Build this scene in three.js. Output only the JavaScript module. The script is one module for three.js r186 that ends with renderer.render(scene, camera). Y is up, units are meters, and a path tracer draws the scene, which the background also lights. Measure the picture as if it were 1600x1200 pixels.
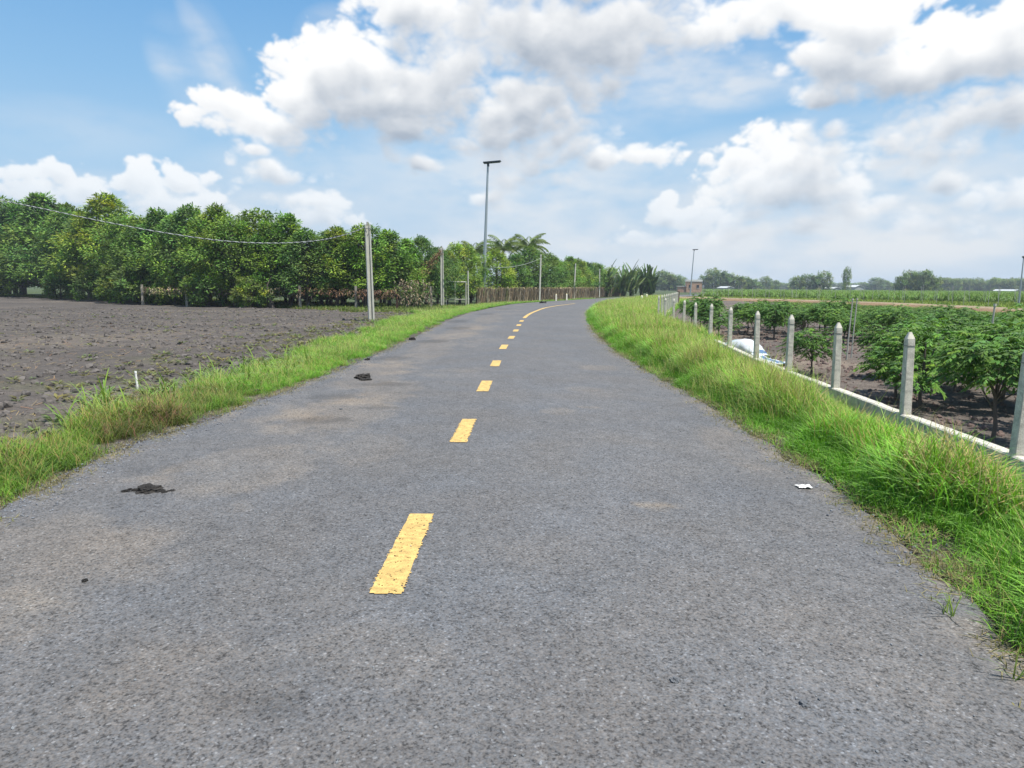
import * as THREE from 'three';
import { mergeGeometries } from 'three/addons/utils/BufferGeometryUtils.js';

// ---------------------------------------------------------------- camera, sky, sun, exposure
const scene = new THREE.Scene();
const camera = new THREE.PerspectiveCamera(56.8, 4 / 3, 0.05, 4000);
camera.position.set(0, 1.5, 0);
camera.rotation.set(-0.137, 0, 0.0061, 'YXZ');
const renderer = new THREE.WebGLRenderer({ antialias: true });
renderer.toneMapping = THREE.LinearToneMapping;
renderer.toneMappingExposure = 1.56;
renderer.shadowMap.enabled = true;

const sun = new THREE.DirectionalLight(new THREE.Color(1, 0.95, 0.86), 5);
const SUN = new THREE.Vector3(0.42, 1.3, 0.34).normalize();
sun.position.copy(SUN).multiplyScalar(120);
sun.castShadow = true;
sun.shadow.radius = 1.2;
Object.assign(sun.shadow.camera, { left: -90, right: 90, top: 90, bottom: -90, near: 1, far: 400 });
sun.shadow.mapSize.set(4096, 4096);
scene.add(sun, sun.target);

// ---------------------------------------------------------------- random numbers and noise
function rng(seed) { let s = seed | 0; return () => { s = (s + 0x6d2b79f5) | 0; let t = Math.imul(s ^ (s >>> 15), 1 | s); t = (t + Math.imul(t ^ (t >>> 7), 61 | t)) ^ t; return ((t ^ (t >>> 14)) >>> 0) / 4294967296; }; }
const PERM = new Uint8Array(512);
{ const r = rng(77), a = [...Array(256).keys()]; for (let i = 255; i > 0; i--) { const j = (r() * (i + 1)) | 0; [a[i], a[j]] = [a[j], a[i]]; } for (let i = 0; i < 512; i++) PERM[i] = a[i & 255]; }
function grad(h, x, y, z) { const u = h < 8 ? x : y, v = h < 4 ? y : h === 12 || h === 14 ? x : z; return ((h & 1) ? -u : u) + ((h & 2) ? -v : v); }
function noise3(x, y, z) {
  const fx = Math.floor(x), fy = Math.floor(y), fz = Math.floor(z), X = fx & 255, Y = fy & 255, Z = fz & 255;
  x -= fx; y -= fy; z -= fz;
  const u = x * x * x * (x * (x * 6 - 15) + 10), v = y * y * y * (y * (y * 6 - 15) + 10), w = z * z * z * (z * (z * 6 - 15) + 10);
  const A = PERM[X] + Y, AA = PERM[A] + Z, AB = PERM[A + 1] + Z, B = PERM[X + 1] + Y, BA = PERM[B] + Z, BB = PERM[B + 1] + Z;
  const a = grad(PERM[AA] & 15, x, y, z), b = grad(PERM[BA] & 15, x - 1, y, z), c = grad(PERM[AB] & 15, x, y - 1, z), d = grad(PERM[BB] & 15, x - 1, y - 1, z);
  const e = grad(PERM[AA + 1] & 15, x, y, z - 1), f = grad(PERM[BA + 1] & 15, x - 1, y, z - 1), g = grad(PERM[AB + 1] & 15, x, y - 1, z - 1), h = grad(PERM[BB + 1] & 15, x - 1, y - 1, z - 1);
  const p = a + u * (b - a), q = c + u * (d - c), s = e + u * (f - e), t = g + u * (h - g), m = p + v * (q - p), n = s + v * (t - s);
  return m + w * (n - m);
}
function fbm(x, y, z, oct) { let s = 0, a = 0.5; for (let i = 0; i < oct; i++) { s += a * noise3(x, y, z); x = x * 2.03 + 7.1; y = y * 2.03 + 3.7; z = z * 2.03 + 1.9; a *= 0.5; } return s; }
const clamp = (x, a = 0, b = 1) => (x < a ? a : x > b ? b : x), sstep = (a, b, x) => { const t = clamp((x - a) / (b - a)); return t * t * (3 - 2 * t); }, lerp = (a, b, t) => a + (b - a) * t;
const lin = (v) => { v /= 255; return v <= 0.04045 ? v / 12.92 : ((v + 0.055) / 1.055) ** 2.4; };

// ---------------------------------------------------------------- sky: fair-weather cumulus, [azimuth, elevation, half width, half height, density, lean]
const CUMULI = [ [-7.9,19.5,3.6,2.7,1], [-11.8,15.6,4.0,2.5,1.2], [-14.6,14.1,3.2,2.7,1.1], [-17.9,11.5,4.1,1.8,1], [-20.5,12.0,2.0,1.2,0.9], [-9.9,13.1,5.8,2.3,1.1], [-5.5,15.0,3.9,3.8,1], [-3.6,19.3,2.9,3.2,0.7], [3.7,17.7,8.3,3.5,1.2], [-0.2,18.1,3.9,2.8,0.9], [9.5,18.7,7.6,2.5,0.8], [17.7,18.6,5.7,1.7,0.6], [4.6,22.5,14.4,2.7,1.1], [-0.1,13.1,3.5,2.4,1], [2.3,13.8,3.0,2.2,1], [-1.1,11.3,3.0,1.5,0.8], [3.9,11.5,2.5,2.9,0.7], [0.9,9.2,3.5,3.0,0.5], [6.8,14.5,1.5,1.1,0.8], [10.3,10.0,3.4,1.0,0.75], [6.3,10.1,3.0,1.5,0.7], [-8.0,9.1,1.5,1.2,0.9], [-20.5,9.4,1.3,0.7,0.8], [-1.6,7.0,1.3,1.0,0.8], [24.9,17.0,3.0,2.3,1.2], [23.5,14.8,2.9,2.2,1.1], [27.1,14.0,4.3,2.3,1.3], [30.8,14.7,4.0,2.8,1.2], [33.5,15.0,2.7,3.0,1.1], [22.1,13.1,1.7,0.8,0.8], [29.9,16.3,1.8,1.8,0.9], [31.1,10.9,4.4,1.8,0.8], [33.9,11.3,2.4,1.7,0.8], [28.2,10.1,2.3,1.5,0.7], [21.3,8.7,4.8,1.9,0.8], [19.2,7.0,4.9,2.4,1], [23.2,6.8,3.8,2.3,1], [25.3,5.4,2.9,1.4,0.8], [11.9,5.5,1.7,1.4,0.85], [14.3,5.0,2.8,1.4,0.7], [18.9,4.2,6.3,1.0,0.6], [30.7,6.9,2.2,1.1,0.9], [29.8,9.0,3.4,1.5,0.6], [33.6,5.9,3.1,1.4,0.5], [30.9,4.1,3.3,0.8,0.6], [12.9,3.4,4.8,1.0,0.5], [21.7,10.6,2.6,0.9,0.5], [-34.0,7.1,1.7,0.7,0.6], [-31.7,7.3,1.1,1.2,0.8], [-29.7,6.5,1.4,0.8,0.75], [-33.1,5.7,2.7,1.1,0.6], [-26.8,7.0,1.5,1.0,0.75], [-24.1,7.4,1.5,1.2,0.85], [-22.1,6.5,1.5,0.9,0.75], [-25.0,5.8,3.5,1.0,0.65], [-15.3,6.1,2.6,0.8,1], [-15.8,4.8,4.2,0.9,0.8], [-17.6,7.8,2.7,0.7,0.5] ];
const VEILS = [ [1.4,7.8,12.0,6.5,0.7], [23.6,6.4,17.7,6.3,0.75], [9.6,15.4,11.9,4.1,0.5], [15.7,14.6,7.8,2.2,0.6], [-15.7,7.4,10.3,3.7,0.4], [-27.9,5.0,11.9,2.8,0.45], [5.0,2.4,35.3,2.5,0.5], [-23.4,14.2,2.9,4.1,0.2,12], [-22.4,15.9,1.0,3.7,0.3,16], [-21.2,14.8,0.9,3.7,0.32,16], [-21.6,15.4,2.1,4.5,0.2,14], [-24.6,14.4,1.6,0.5,0.35], [-25.1,14.8,1.2,2.0,0.2,10], [-13.3,17.6,3.3,2.4,0.45], [31.7,3.0,8.0,2.2,0.5], [-30.2,10.2,7.5,2.2,0.2], [-8.0,10.4,5.9,2.4,0.35], [-2.1,18.9,4.4,3.7,0.6] ];
{
  const r = rng(5), W = 4096, H = 2048, R0 = H / 2, N = H / 2, gain = 1 / 1.5;
  for (let k = 0; k < 46; k++) {            // the same kind of clouds all the way round
    const az = 42 + r() * 276, el = 3 + 60 * r() * r(), s = (0.55 + el / 40) * (0.6 + 0.8 * r()), n = 4 + ((r() * 7) | 0);
    for (let i = 0; i < n; i++) { const q = r() * 2 - 1; CUMULI.push([az + (q * 7 * s) / Math.cos((el * Math.PI) / 180), el + r() * 2.2 * s * (1 - q * q), (2 + 2.5 * r()) * s / Math.cos((el * Math.PI) / 180), (1.3 + 1.5 * r()) * s, 0.7 + 0.5 * r()]); }
    if (k % 2) VEILS.push([az, el + 2 * r(), 14 * s, 4 * s, 0.5]);
  }
  const wrap = (a) => a - 360 * Math.floor((a + 180) / 360);
  const bins = (list) => { const b = Array.from({ length: 360 }, () => []); for (const c of list) for (let d = Math.floor(-c[2] * 1.7 - 2); d <= c[2] * 1.7 + 2; d++) { const k = ((Math.floor(c[0] + d + 180) % 360) + 360) % 360; if (!b[k].includes(c)) b[k].push(c); } return b; };
  const cb = bins(CUMULI), vb = bins(VEILS), D = new Float32Array(W * N), V = new Float32Array(W * N);
  for (let row = 0; row < N; row++) {
    const up = ((row + 0.5) / N) * Math.PI / 2, el = (up * 180) / Math.PI, sy = Math.sin(up), cy = Math.cos(up);
    for (let col = 0; col < W; col++) {
      const round = ((col + 0.5) / W - 0.5) * 2 * Math.PI, x = Math.cos(round) * cy, z = Math.sin(round) * cy, az = wrap((round * 180) / Math.PI + 90);
      const k = Math.min(359, Math.floor(az + 180)), list = cb[k], veils = vb[k];
      let d = -1, v = 0;
      if (list.length) {
        const q = 15, wx = 1.5 * noise3(x * q, sy * q, z * q) + 0.7 * noise3(x * 38 + 5, sy * 38, z * 38), wy = 1.1 * noise3(x * q + 40, sy * q, z * q) + 0.5 * noise3(x * 38 + 70, sy * 38, z * 38);
        const sh = Math.min(1, el / 14 + 0.35), big = 1 + 0.2 * sstep(6, 12, el);
        for (const c of list) {
          let dx = (wrap(az - c[0]) + (wx * sh) / cy) / (c[2] * big), dy = (el - c[1] + wy * sh) / (c[3] * big);
          if (dy < 0) dy *= 1.35;
          const e = c[4] * (1 - Math.sqrt(dx * dx + dy * dy));
          d = d > e ? d + 0.25 * Math.max(0, e) : e + 0.25 * Math.max(0, d);
        }
        if (d > -0.7) {
          let b = 0, a = 0.55, f = 24 - Math.min(el, 20) * 0.35;
          for (let i = 0; i < 6; i++) { b += a * (Math.abs(noise3(x * f + i * 9, sy * f * 1.15, z * f)) * 2.2 - 0.42); f *= 2.07; a *= 0.53; }
          d += b * 0.66 + 0.09;
        }
      }
      for (const c of veils) {
        let a = wrap(az - c[0]), b = el - c[1];
        if (c[5]) a += b * Math.tan((c[5] * Math.PI) / 180) * 1.6;
        const e = 1 - (a / c[2]) ** 2 - (b / c[3]) ** 2;
        if (e > 0) v = 1 - (1 - v) * (1 - c[4] * e);
      }
      if (v > 0) v *= clamp(0.7 + 1.5 * fbm(x * 13, sy * 34, z * 13, 5), 0, 1);
      D[row * W + col] = d; V[row * W + col] = v;
    }
  }
  const stops = [[0, 200, 215, 230], [4, 190, 212, 232], [9, 166, 203, 234], [14, 142, 189, 230], [20, 118, 172, 223], [40, 88, 150, 212], [90, 62, 126, 200]].map((s) => [s[0], lin(s[1]), lin(s[2]), lin(s[3])]);
  const data = new Float32Array(W * H * 4), S = new Float32Array(W), white = [0.94, 0.95, 0.96], grey = [lin(190), lin(199), lin(210)], dim = [lin(164), lin(176), lin(192)];
  for (let row = N - 1; row >= 0; row--) {
    const el = ((row + 0.5) / N) * 90;
    let i = 0; while (i < stops.length - 2 && stops[i + 1][0] < el) i++;
    const a = stops[i], b = stops[i + 1], t = clamp((el - a[0]) / (b[0] - a[0]));
    for (let col = 0; col < W; col++) {
      const o = row * W + col, d = D[o], dp = Math.max(0, d);
      S[col] = S[col] * 0.977 + Math.min(dp, 1.1) * 0.023;
      const at = (dr, dc) => Math.max(-0.1, D[clamp(row + dr, 0, N - 1) * W + ((col + dc + W) % W)]);
      let lit = 0.5;
      if (d > -0.05) lit = 0.5 + 0.34 * (at(-3, -1) - at(3, 1)) + 0.36 * (at(-8, -3) - at(8, 3)) + 0.16 * (at(-26, -9) - at(26, 9));
      const alpha = sstep(-0.03, 0.2 + 0.62 * clamp(S[col] * 2.2 - 0.08), d) * lerp(0.5, 1, sstep(2, 10, el)), shade = clamp(Math.exp(-2.8 * Math.max(0, S[col] - 0.32)) * 1.0, 0, 1);
      const bright = clamp(0.2 + 0.8 * shade + 0.6 * (lit - 0.5), 0, 1.1), veil = V[o] * 0.92;
      for (let c = 0; c < 3; c++) {
        let s = lerp(a[c + 1], b[c + 1], t);
        s = lerp(s, 0.86, veil);
        const cl = lerp(lerp(dim[c], grey[c], shade), white[c], bright);
        s = lerp(s, lerp(cl, s, 0.18 * (1 - sstep(2, 14, el))), alpha);
        data[((R0 + row) * W + col) * 4 + c] = s * gain;
      }
      data[((R0 + row) * W + col) * 4 + 3] = 1;
    }
  }
  for (let o = 0; o < R0 * W; o++) { data[o * 4] = 0.16; data[o * 4 + 1] = 0.17; data[o * 4 + 2] = 0.13; data[o * 4 + 3] = 1; }
  const sky = new THREE.DataTexture(data, W, H, THREE.RGBAFormat, THREE.FloatType);
  sky.mapping = THREE.EquirectangularReflectionMapping; sky.magFilter = THREE.LinearFilter; sky.needsUpdate = true;
  scene.background = sky; scene.environment = sky;
}

// ---------------------------------------------------------------- helpers
const V3 = (x, y, z) => new THREE.Vector3(x, y, z), taken = {};
const numbered = (name) => { const n = taken[name] = (taken[name] ?? -1) + 1; return n ? `${name}_${String(n).padStart(3, '0')}` : name; };
const ORD = 'first second third fourth fifth sixth seventh eighth ninth tenth eleventh twelfth thirteenth fourteenth fifteenth sixteenth seventeenth eighteenth nineteenth twentieth twenty-first twenty-second twenty-third twenty-fourth twenty-fifth twenty-sixth twenty-seventh twenty-eighth twenty-ninth thirtieth thirty-first thirty-second thirty-third thirty-fourth thirty-fifth'.split(' ');
function tag(o, label, category, group, kind) { o.userData = { label, category }; if (group) o.userData.group = group; if (kind) o.userData.kind = kind; return o; }
function shade(o) { o.castShadow = o.receiveShadow = true; return o; }
function mesh(name, geometry, material, parent) { const m = shade(new THREE.Mesh(geometry, material)); m.name = parent ? name : numbered(name); (parent ?? scene).add(m); return m; }
function base(name, x, y, z, turn = 0) { const g = new THREE.Group(); g.name = numbered(name); g.position.set(x, y, z); g.rotation.y = turn; scene.add(g); return g; }
function copy(o, x, y, z, turn, size) { const c = o.clone(); c.name = numbered(o.name.replace(/_\d{3}$/, '')); c.userData = {}; c.position.set(x, y, z); c.rotation.y = turn; if (Array.isArray(size)) c.scale.set(...size); else c.scale.setScalar(size); scene.add(c); return c; }
const structure = (o) => { o.userData = { kind: 'structure' }; return o; };
function table(rows) {                      // smooth x for a given z; rows run from high z to low z
  return (z) => {
    let i = 0; while (i < rows.length - 2 && rows[i + 1][0] > z) i++;
    const a = rows[Math.max(0, i - 1)], b = rows[i], c = rows[i + 1], d = rows[Math.min(rows.length - 1, i + 2)], t = clamp((z - b[0]) / (c[0] - b[0]), -0.5, 1.5), h = c[0] - b[0];
    const m0 = a === b ? (c[1] - b[1]) / h : (c[1] - a[1]) / (c[0] - a[0]), m1 = d === c ? (c[1] - b[1]) / h : (d[1] - b[1]) / (d[0] - b[0]), t2 = t * t, t3 = t2 * t;
    return (2 * t3 - 3 * t2 + 1) * b[1] + (t3 - 2 * t2 + t) * h * m0 + (-2 * t3 + 3 * t2) * c[1] + (t3 - t2) * h * m1;
  };
}
const leftX = table([[8, -3.3], [0, -3.36], [-4.6, -3.45], [-6.3, -3.62], [-8, -3.42], [-11.5, -3.16], [-16.4, -2.98], [-24, -2.9], [-31.4, -2.84], [-40, -2.45], [-48, -1.75], [-55, -0.9], [-62.6, 0.3], [-71.6, 3.2], [-80, 6.3], [-88, 9.4], [-100, 14], [-114.6, 20], [-135, 30], [-165, 48]]);
const rightX = table([[8, 2], [0, 2.1], [-2.83, 2.18], [-3.45, 2.3], [-5.1, 2.5], [-6.85, 2.53], [-9.4, 2.56], [-13.5, 2.46], [-18.2, 2.5], [-25, 2.85], [-31, 3.3], [-38, 3.95], [-45, 4.8], [-52.4, 5.95], [-62, 8], [-73.5, 11.2], [-84, 14.4], [-95, 18.2], [-110, 24], [-135, 36], [-165, 56]]);
const midX = table([[8, -0.62], [-3.25, -0.6], [-7.1, -0.49], [-10.4, -0.4], [-13.5, -0.31], [-17.3, -0.2], [-20.5, -0.02], [-23.7, 0.12], [-30, 0.38], [-36, 0.75], [-41.4, 1.28], [-50, 2.44], [-57, 4.05], [-66, 6.6], [-80, 11]]);
const fenceX = table([[6, 2.9], [-2.5, 3.52], [-5.38, 3.92], [-7.17, 4.03], [-9.05, 4.16], [-10.93, 4.28], [-12.9, 4.45], [-15.6, 4.78], [-18.2, 5.07], [-20.7, 5.32], [-23.3, 5.6], [-26, 5.88], [-28.6, 6.12], [-31, 6.35], [-33, 6.9], [-54, 12.5], [-70, 17]]);
const roadY = (x, z) => 0.006 * noise3(x * 0.35, 0, z * 0.3) + 0.035 * (1 - ((x - (leftX(z) + rightX(z)) / 2) / 3) ** 2);

class Geo {                                  // collects coloured triangles
  constructor() { this.p = []; this.c = []; this.i = []; this.n = 0; }
  vert(x, y, z, c) { this.p.push(x, y, z); this.c.push(c[0], c[1], c[2]); return this.n++; }
  tri(a, b, c) { this.i.push(a, b, c); }
  quad(a, b, c, d) { this.i.push(a, b, c, a, c, d); }
  leaf(o, dir, side, len, wid, c, fold = 0.25, droop = 0) {       // two folded halves along a midrib
    const nx = dir.y * side.z - dir.z * side.y, ny = dir.z * side.x - dir.x * side.z, nz = dir.x * side.y - dir.y * side.x, m = len * 0.45, f = wid * fold;
    const a = this.vert(o.x, o.y, o.z, c), t = this.vert(o.x + dir.x * len, o.y + dir.y * len - droop * len, o.z + dir.z * len, c);
    const l = this.vert(o.x + dir.x * m + side.x * wid + nx * f, o.y + dir.y * m + side.y * wid + ny * f, o.z + dir.z * m + side.z * wid + nz * f, c);
    const r = this.vert(o.x + dir.x * m - side.x * wid + nx * f, o.y + dir.y * m - side.y * wid + ny * f, o.z + dir.z * m - side.z * wid + nz * f, c);
    this.tri(a, t, l); this.tri(a, r, t);
  }
  blade(x, y, z, yaw, len, wid, lean, curl, c, seg = 3, tip = 0) {  // an arching grass blade
    const dx = Math.cos(yaw), dz = Math.sin(yaw); let r = 0, h = 0, a = lean, pl, pr;
    for (let k = 0; k <= seg; k++) {
      const w = wid * (k === seg ? tip : 1 - 0.55 * (k / seg) ** 2), l = this.vert(x + dx * r - dz * w, y + h, z + dz * r + dx * w, c), q = w ? this.vert(x + dx * r + dz * w, y + h, z + dz * r - dx * w, c) : l;
      if (k) w ? this.quad(pl, pr, q, l) : this.tri(pl, pr, l);
      pl = l; pr = q; r += (Math.sin(a) * len) / seg; h += (Math.cos(a) * len) / seg; a += curl / seg;
    }
  }
  tube(pts, rad, sides, c) {
    let prev;
    pts.forEach((p, k) => {
      const d = (pts[k + 1] ?? p).clone().sub(pts[k - 1] ?? p).normalize(), u = Math.abs(d.y) > 0.9 ? V3(1, 0, 0) : V3(0, 1, 0), s = u.clone().cross(d).normalize(), t = d.clone().cross(s), ring = [];
      for (let i = 0; i < sides; i++) { const a = (i / sides) * 2 * Math.PI, cs = Math.cos(a) * rad[k], sn = Math.sin(a) * rad[k]; ring.push(this.vert(p.x + s.x * cs + t.x * sn, p.y + s.y * cs + t.y * sn, p.z + s.z * cs + t.z * sn, c)); }
      if (prev) for (let i = 0; i < sides; i++) this.quad(prev[i], prev[(i + 1) % sides], ring[(i + 1) % sides], ring[i]);
      prev = ring;
    });
  }
  build() { const g = new THREE.BufferGeometry(); g.setAttribute('position', new THREE.Float32BufferAttribute(this.p, 3)); g.setAttribute('color', new THREE.Float32BufferAttribute(this.c, 3)); g.setIndex(this.i); return g; }
}
const tint = (c, r, v = 0.25) => { const k = 1 + (r() - 0.5) * 2 * v, h = (r() - 0.5) * v; return [c[0] * k * (1 + h), c[1] * k, c[2] * k * (1 - h)]; };
function texture(size, fn, srgb, repeat = 1, channels = 3) {
  const d = new Uint8Array(size * size * 4);
  for (let y = 0, o = 0; y < size; y++) for (let x = 0; x < size; x++, o += 4) { const v = fn(x, y); if (channels === 1) d[o] = d[o + 1] = d[o + 2] = clamp(v, 0, 255); else { d[o] = clamp(v[0], 0, 255); d[o + 1] = clamp(v[1], 0, 255); d[o + 2] = clamp(v[2], 0, 255); } d[o + 3] = 255; }
  const t = new THREE.DataTexture(d, size, size); t.wrapS = t.wrapT = THREE.RepeatWrapping; t.magFilter = THREE.LinearFilter; if (srgb) t.colorSpace = THREE.SRGBColorSpace; t.repeat.set(repeat, repeat); t.needsUpdate = true; return t;
}
// tiling noise on a size x size grid, period cells across
function tileNoise(size, cells, seed) { return (x, y) => { const a = (x / size) * 2 * Math.PI, b = (y / size) * 2 * Math.PI, k = cells / (2 * Math.PI); return noise3(Math.cos(a) * k + seed, Math.sin(a) * k + Math.cos(b) * k * 1.7, Math.sin(b) * k + seed * 0.3); }; }
// tiling cellular pattern: nearest stone, its edge distance and its own random number
function stones(size, cell, seed) {
  const n = Math.round(size / cell), r = rng(seed), px = new Float32Array(n * n), py = new Float32Array(n * n), id = new Float32Array(n * n), s = size / n;
  for (let i = 0; i < n * n; i++) { px[i] = r(); py[i] = r(); id[i] = r(); }
  const out = [0, 0, 0];
  return (x, y) => {
    const gx = Math.floor(x / s), gy = Math.floor(y / s); let a = 9, b = 9, w = 0;
    for (let j = -1; j <= 1; j++) for (let i = -1; i <= 1; i++) { const k = ((gy + j + n) % n) * n + ((gx + i + n) % n), dx = gx + i + px[k] - x / s, dy = gy + j + py[k] - y / s, d = dx * dx + dy * dy; if (d < a) { b = a; a = d; w = k; } else if (d < b) b = d; }
    out[0] = Math.sqrt(a); out[1] = Math.sqrt(b) - out[0]; out[2] = id[w]; return out;
  };
}
const toS = (v) => (v <= 0.0031308 ? 12.92 * v : 1.055 * v ** (1 / 2.4) - 0.055) * 255;

// ---------------------------------------------------------------- surfaces
const gridTex = 1024;
const soilStone = stones(gridTex, 16, 3), soilFine = stones(gridTex, 6, 4), soilLow = tileNoise(gridTex, 9, 2);
const soilMap = texture(gridTex, (x, y) => { const [f, e, id] = soilStone(x, y), m = 0.72 + 0.32 * id - 0.25 * f, q = soilFine(x, y), k = m * (0.82 + 0.3 * q[2]) * (1 + 0.35 * soilLow(x, y)), straw = q[2] > 0.955 ? 1.5 : 1; return [toS(0.62 * k * straw), toS(0.6 * k * straw), toS(0.58 * k * straw)]; }, true);
const soilBump = texture(gridTex, (x, y) => { const a = soilStone(x, y)[0], b = soilFine(x, y)[0]; return 200 - 130 * a - 60 * b; }, false, 1, 1);
const soilMaterial = (scale) => { const m = soilMap.clone(), b = soilBump.clone(); m.repeat.set(1 / scale, 1 / scale); b.repeat.set(1 / scale, 1 / scale); return new THREE.MeshStandardMaterial({ vertexColors: true, map: m, bumpMap: b, bumpScale: 0.03, roughness: 1 }); };

// a sheet between two edges, finer where it is near; place(x, z) gives the height, paint(x, z) the colour
function sheet(zs, x0, x1, cols, bias, place, paint) {
  const p = [], c = [], uv = [], ix = [];
  zs.forEach((z, j) => {
    const a = x0(z), b = x1(z);
    for (let i = 0; i <= cols; i++) { const t = bias(i / cols), x = lerp(a, b, t), k = paint(x, z, t); p.push(x, place(x, z, t), z); c.push(k[0], k[1], k[2]); uv.push(x, -z); }
    if (j) for (let i = 0; i < cols; i++) { const k = j * (cols + 1) + i, l = k - cols - 1; ix.push(l, l + 1, k, l + 1, k + 1, k); }
  });
  const g = new THREE.BufferGeometry(); g.setAttribute('position', new THREE.Float32BufferAttribute(p, 3)); g.setAttribute('color', new THREE.Float32BufferAttribute(c, 3)); g.setAttribute('uv', new THREE.Float32BufferAttribute(uv, 2)); g.setIndex(ix); g.computeVertexNormals(); return g;
}
const steps = (from, to, first, grow) => { const out = [from]; let d = first; while (out[out.length - 1] > to) { out.push(out[out.length - 1] - d); if (out[out.length - 1] < -4) d *= grow; } return out; };

// the wide ground: rough grassland out to the horizon
{
  const g = new THREE.PlaneGeometry(3600, 3600, 120, 120).rotateX(-Math.PI / 2), c = [], uv = [];
  for (let i = 0; i < g.attributes.position.count; i++) { const x = g.attributes.position.getX(i), z = g.attributes.position.getZ(i), n = fbm(x * 0.02, 3, z * 0.02, 3); c.push(0.085 + 0.05 * n, 0.13 + 0.05 * n, 0.03 + 0.02 * n); uv.push(x, -z); }
  g.setAttribute('color', new THREE.Float32BufferAttribute(c, 3)); g.setAttribute('uv', new THREE.Float32BufferAttribute(uv, 2)); g.translate(0, -0.16, 0);
  structure(mesh('ground', g, soilMaterial(4)));
}
// bare worked soil left of the road
const fieldEdge = (z) => (z > -44 ? -6.2 + (z < -36 ? (z + 36) * 0.55 : 0) : -10.6 + (z + 44) * 1.2);
const fieldY = (x, z) => { const e = sstep(0, 1.2, leftX(z) - 0.2 - x); return -0.03 - 0.03 * e + e * (0.085 * fbm(x * 0.9, 1, z * 0.9, 4) + 0.05 * noise3(x * 0.22, 2, z * 0.22)); };
{
  const g = sheet(steps(8, -96, 0.13, 1.013), (z) => (z > -44 ? leftX(z) + 0.35 : fieldEdge(z)), () => -125, 240, (t) => t ** 2.6, (x, z) => fieldY(x, z), (x, z) => {
    const n = fbm(x * 0.13, 5, z * 0.3, 4), m = fbm(x * 0.7, 8, z * 0.9, 3), k = 1 + 0.75 * n + 0.5 * m, weed = sstep(0.02, 0.3, fbm(x * 0.25 + 9, 4, z * 0.5, 4)) * 0.6 * sstep(26, 8, -z) , dry = sstep(0.1, 0.35, n) * 0.5;
    return [lerp(lerp(0.16, 0.245, dry), 0.165, weed) * k, lerp(lerp(0.14, 0.205, dry), 0.165, weed) * k, lerp(lerp(0.125, 0.16, dry), 0.09, weed) * k];
  });
  structure(mesh('bare_field', g, soilMaterial(1.7)));
}
// verge and orchard soil right of the road
const trackIn = table([[20, 30], [-30, 30.5], [-44, 31.5], [-60, 32], [-70, 30.5], [-80, 26], [-90, 20], [-100, 18]]);
const orchardY = (x, z) => -0.05 + 0.05 * fbm(x * 1.1, 6, z * 1.1, 3) + 0.03 * noise3(x * 0.3, 9, z * 0.3);
{
  const g = sheet(steps(8, -96, 0.14, 1.014), (z) => rightX(z) - 0.35, (z) => Math.max(trackIn(z), rightX(z) + 1), 170, (t) => t ** 1.9, (x, z) => { const r = rightX(z), f = fenceX(z), v = sstep(r, r + 0.7, x) * (1 - sstep(f - 0.4, f - 0.05, x)); return lerp(orchardY(x, z), 0.02 + 0.05 * fbm(x, 3, z, 3), v) - (x < r + 0.03 ? 0.035 : 0); }, (x, z) => {
    const k = 1 + 0.8 * fbm(x * 0.5, 2, z * 0.5, 4), d = sstep(0, 0.3, fbm(x * 0.18, 7, z * 0.18, 3)), verge = x < fenceX(z) ? 1 : 0;
    const out = sstep(8, 11, x - fenceX(z) + 3 * fbm(x * 0.3, 1, z * 0.3, 2)) ; if (out > 0.02 && !verge) return [lerp(0.2, 0.15, out) * k, lerp(0.16, 0.21, out) * k, lerp(0.13, 0.05, out) * k];
    return verge ? [0.15 * k, 0.135 * k, 0.085 * k] : [lerp(0.2, 0.29, d) * k, lerp(0.17, 0.235, d) * k, lerp(0.15, 0.185, d) * k];
  });
  structure(mesh('orchard_soil', g, soilMaterial(1.9)));
}
// dirt track along the far side of the orchard: pale sandy top, orange banks
{
  const inner = trackIn, outer = table([[20, 35.5], [-30, 36], [-44, 37.2], [-60, 38.5], [-75, 38], [-88, 35], [-98, 30], [-106, 25]]);
  const g = sheet(steps(18, -103, 0.7, 1.0), (z) => Math.max(inner(z) - 0.2, rightX(z) - 0.3), outer, 26, (t) => t, (x, z, t) => 0.18 * sstep(0, 0.28, t) * (1 - sstep(0.75, 1, t)) - 0.03 + 0.05 * fbm(x, 1, z, 3), (x, z, t) => {
    const k = 1 + 0.7 * fbm(x * 0.8, 4, z * 0.8, 4), s = sstep(0.22, 0.4, t + 0.3 * fbm(x * 0.3, 8, z * 0.3, 2)); return [lerp(0.4, 0.5, s) * k, lerp(0.26, 0.4, s) * k, lerp(0.14, 0.26, s) * k];
  });
  structure(mesh('dirt_track', g, soilMaterial(2.3)));
}

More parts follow.
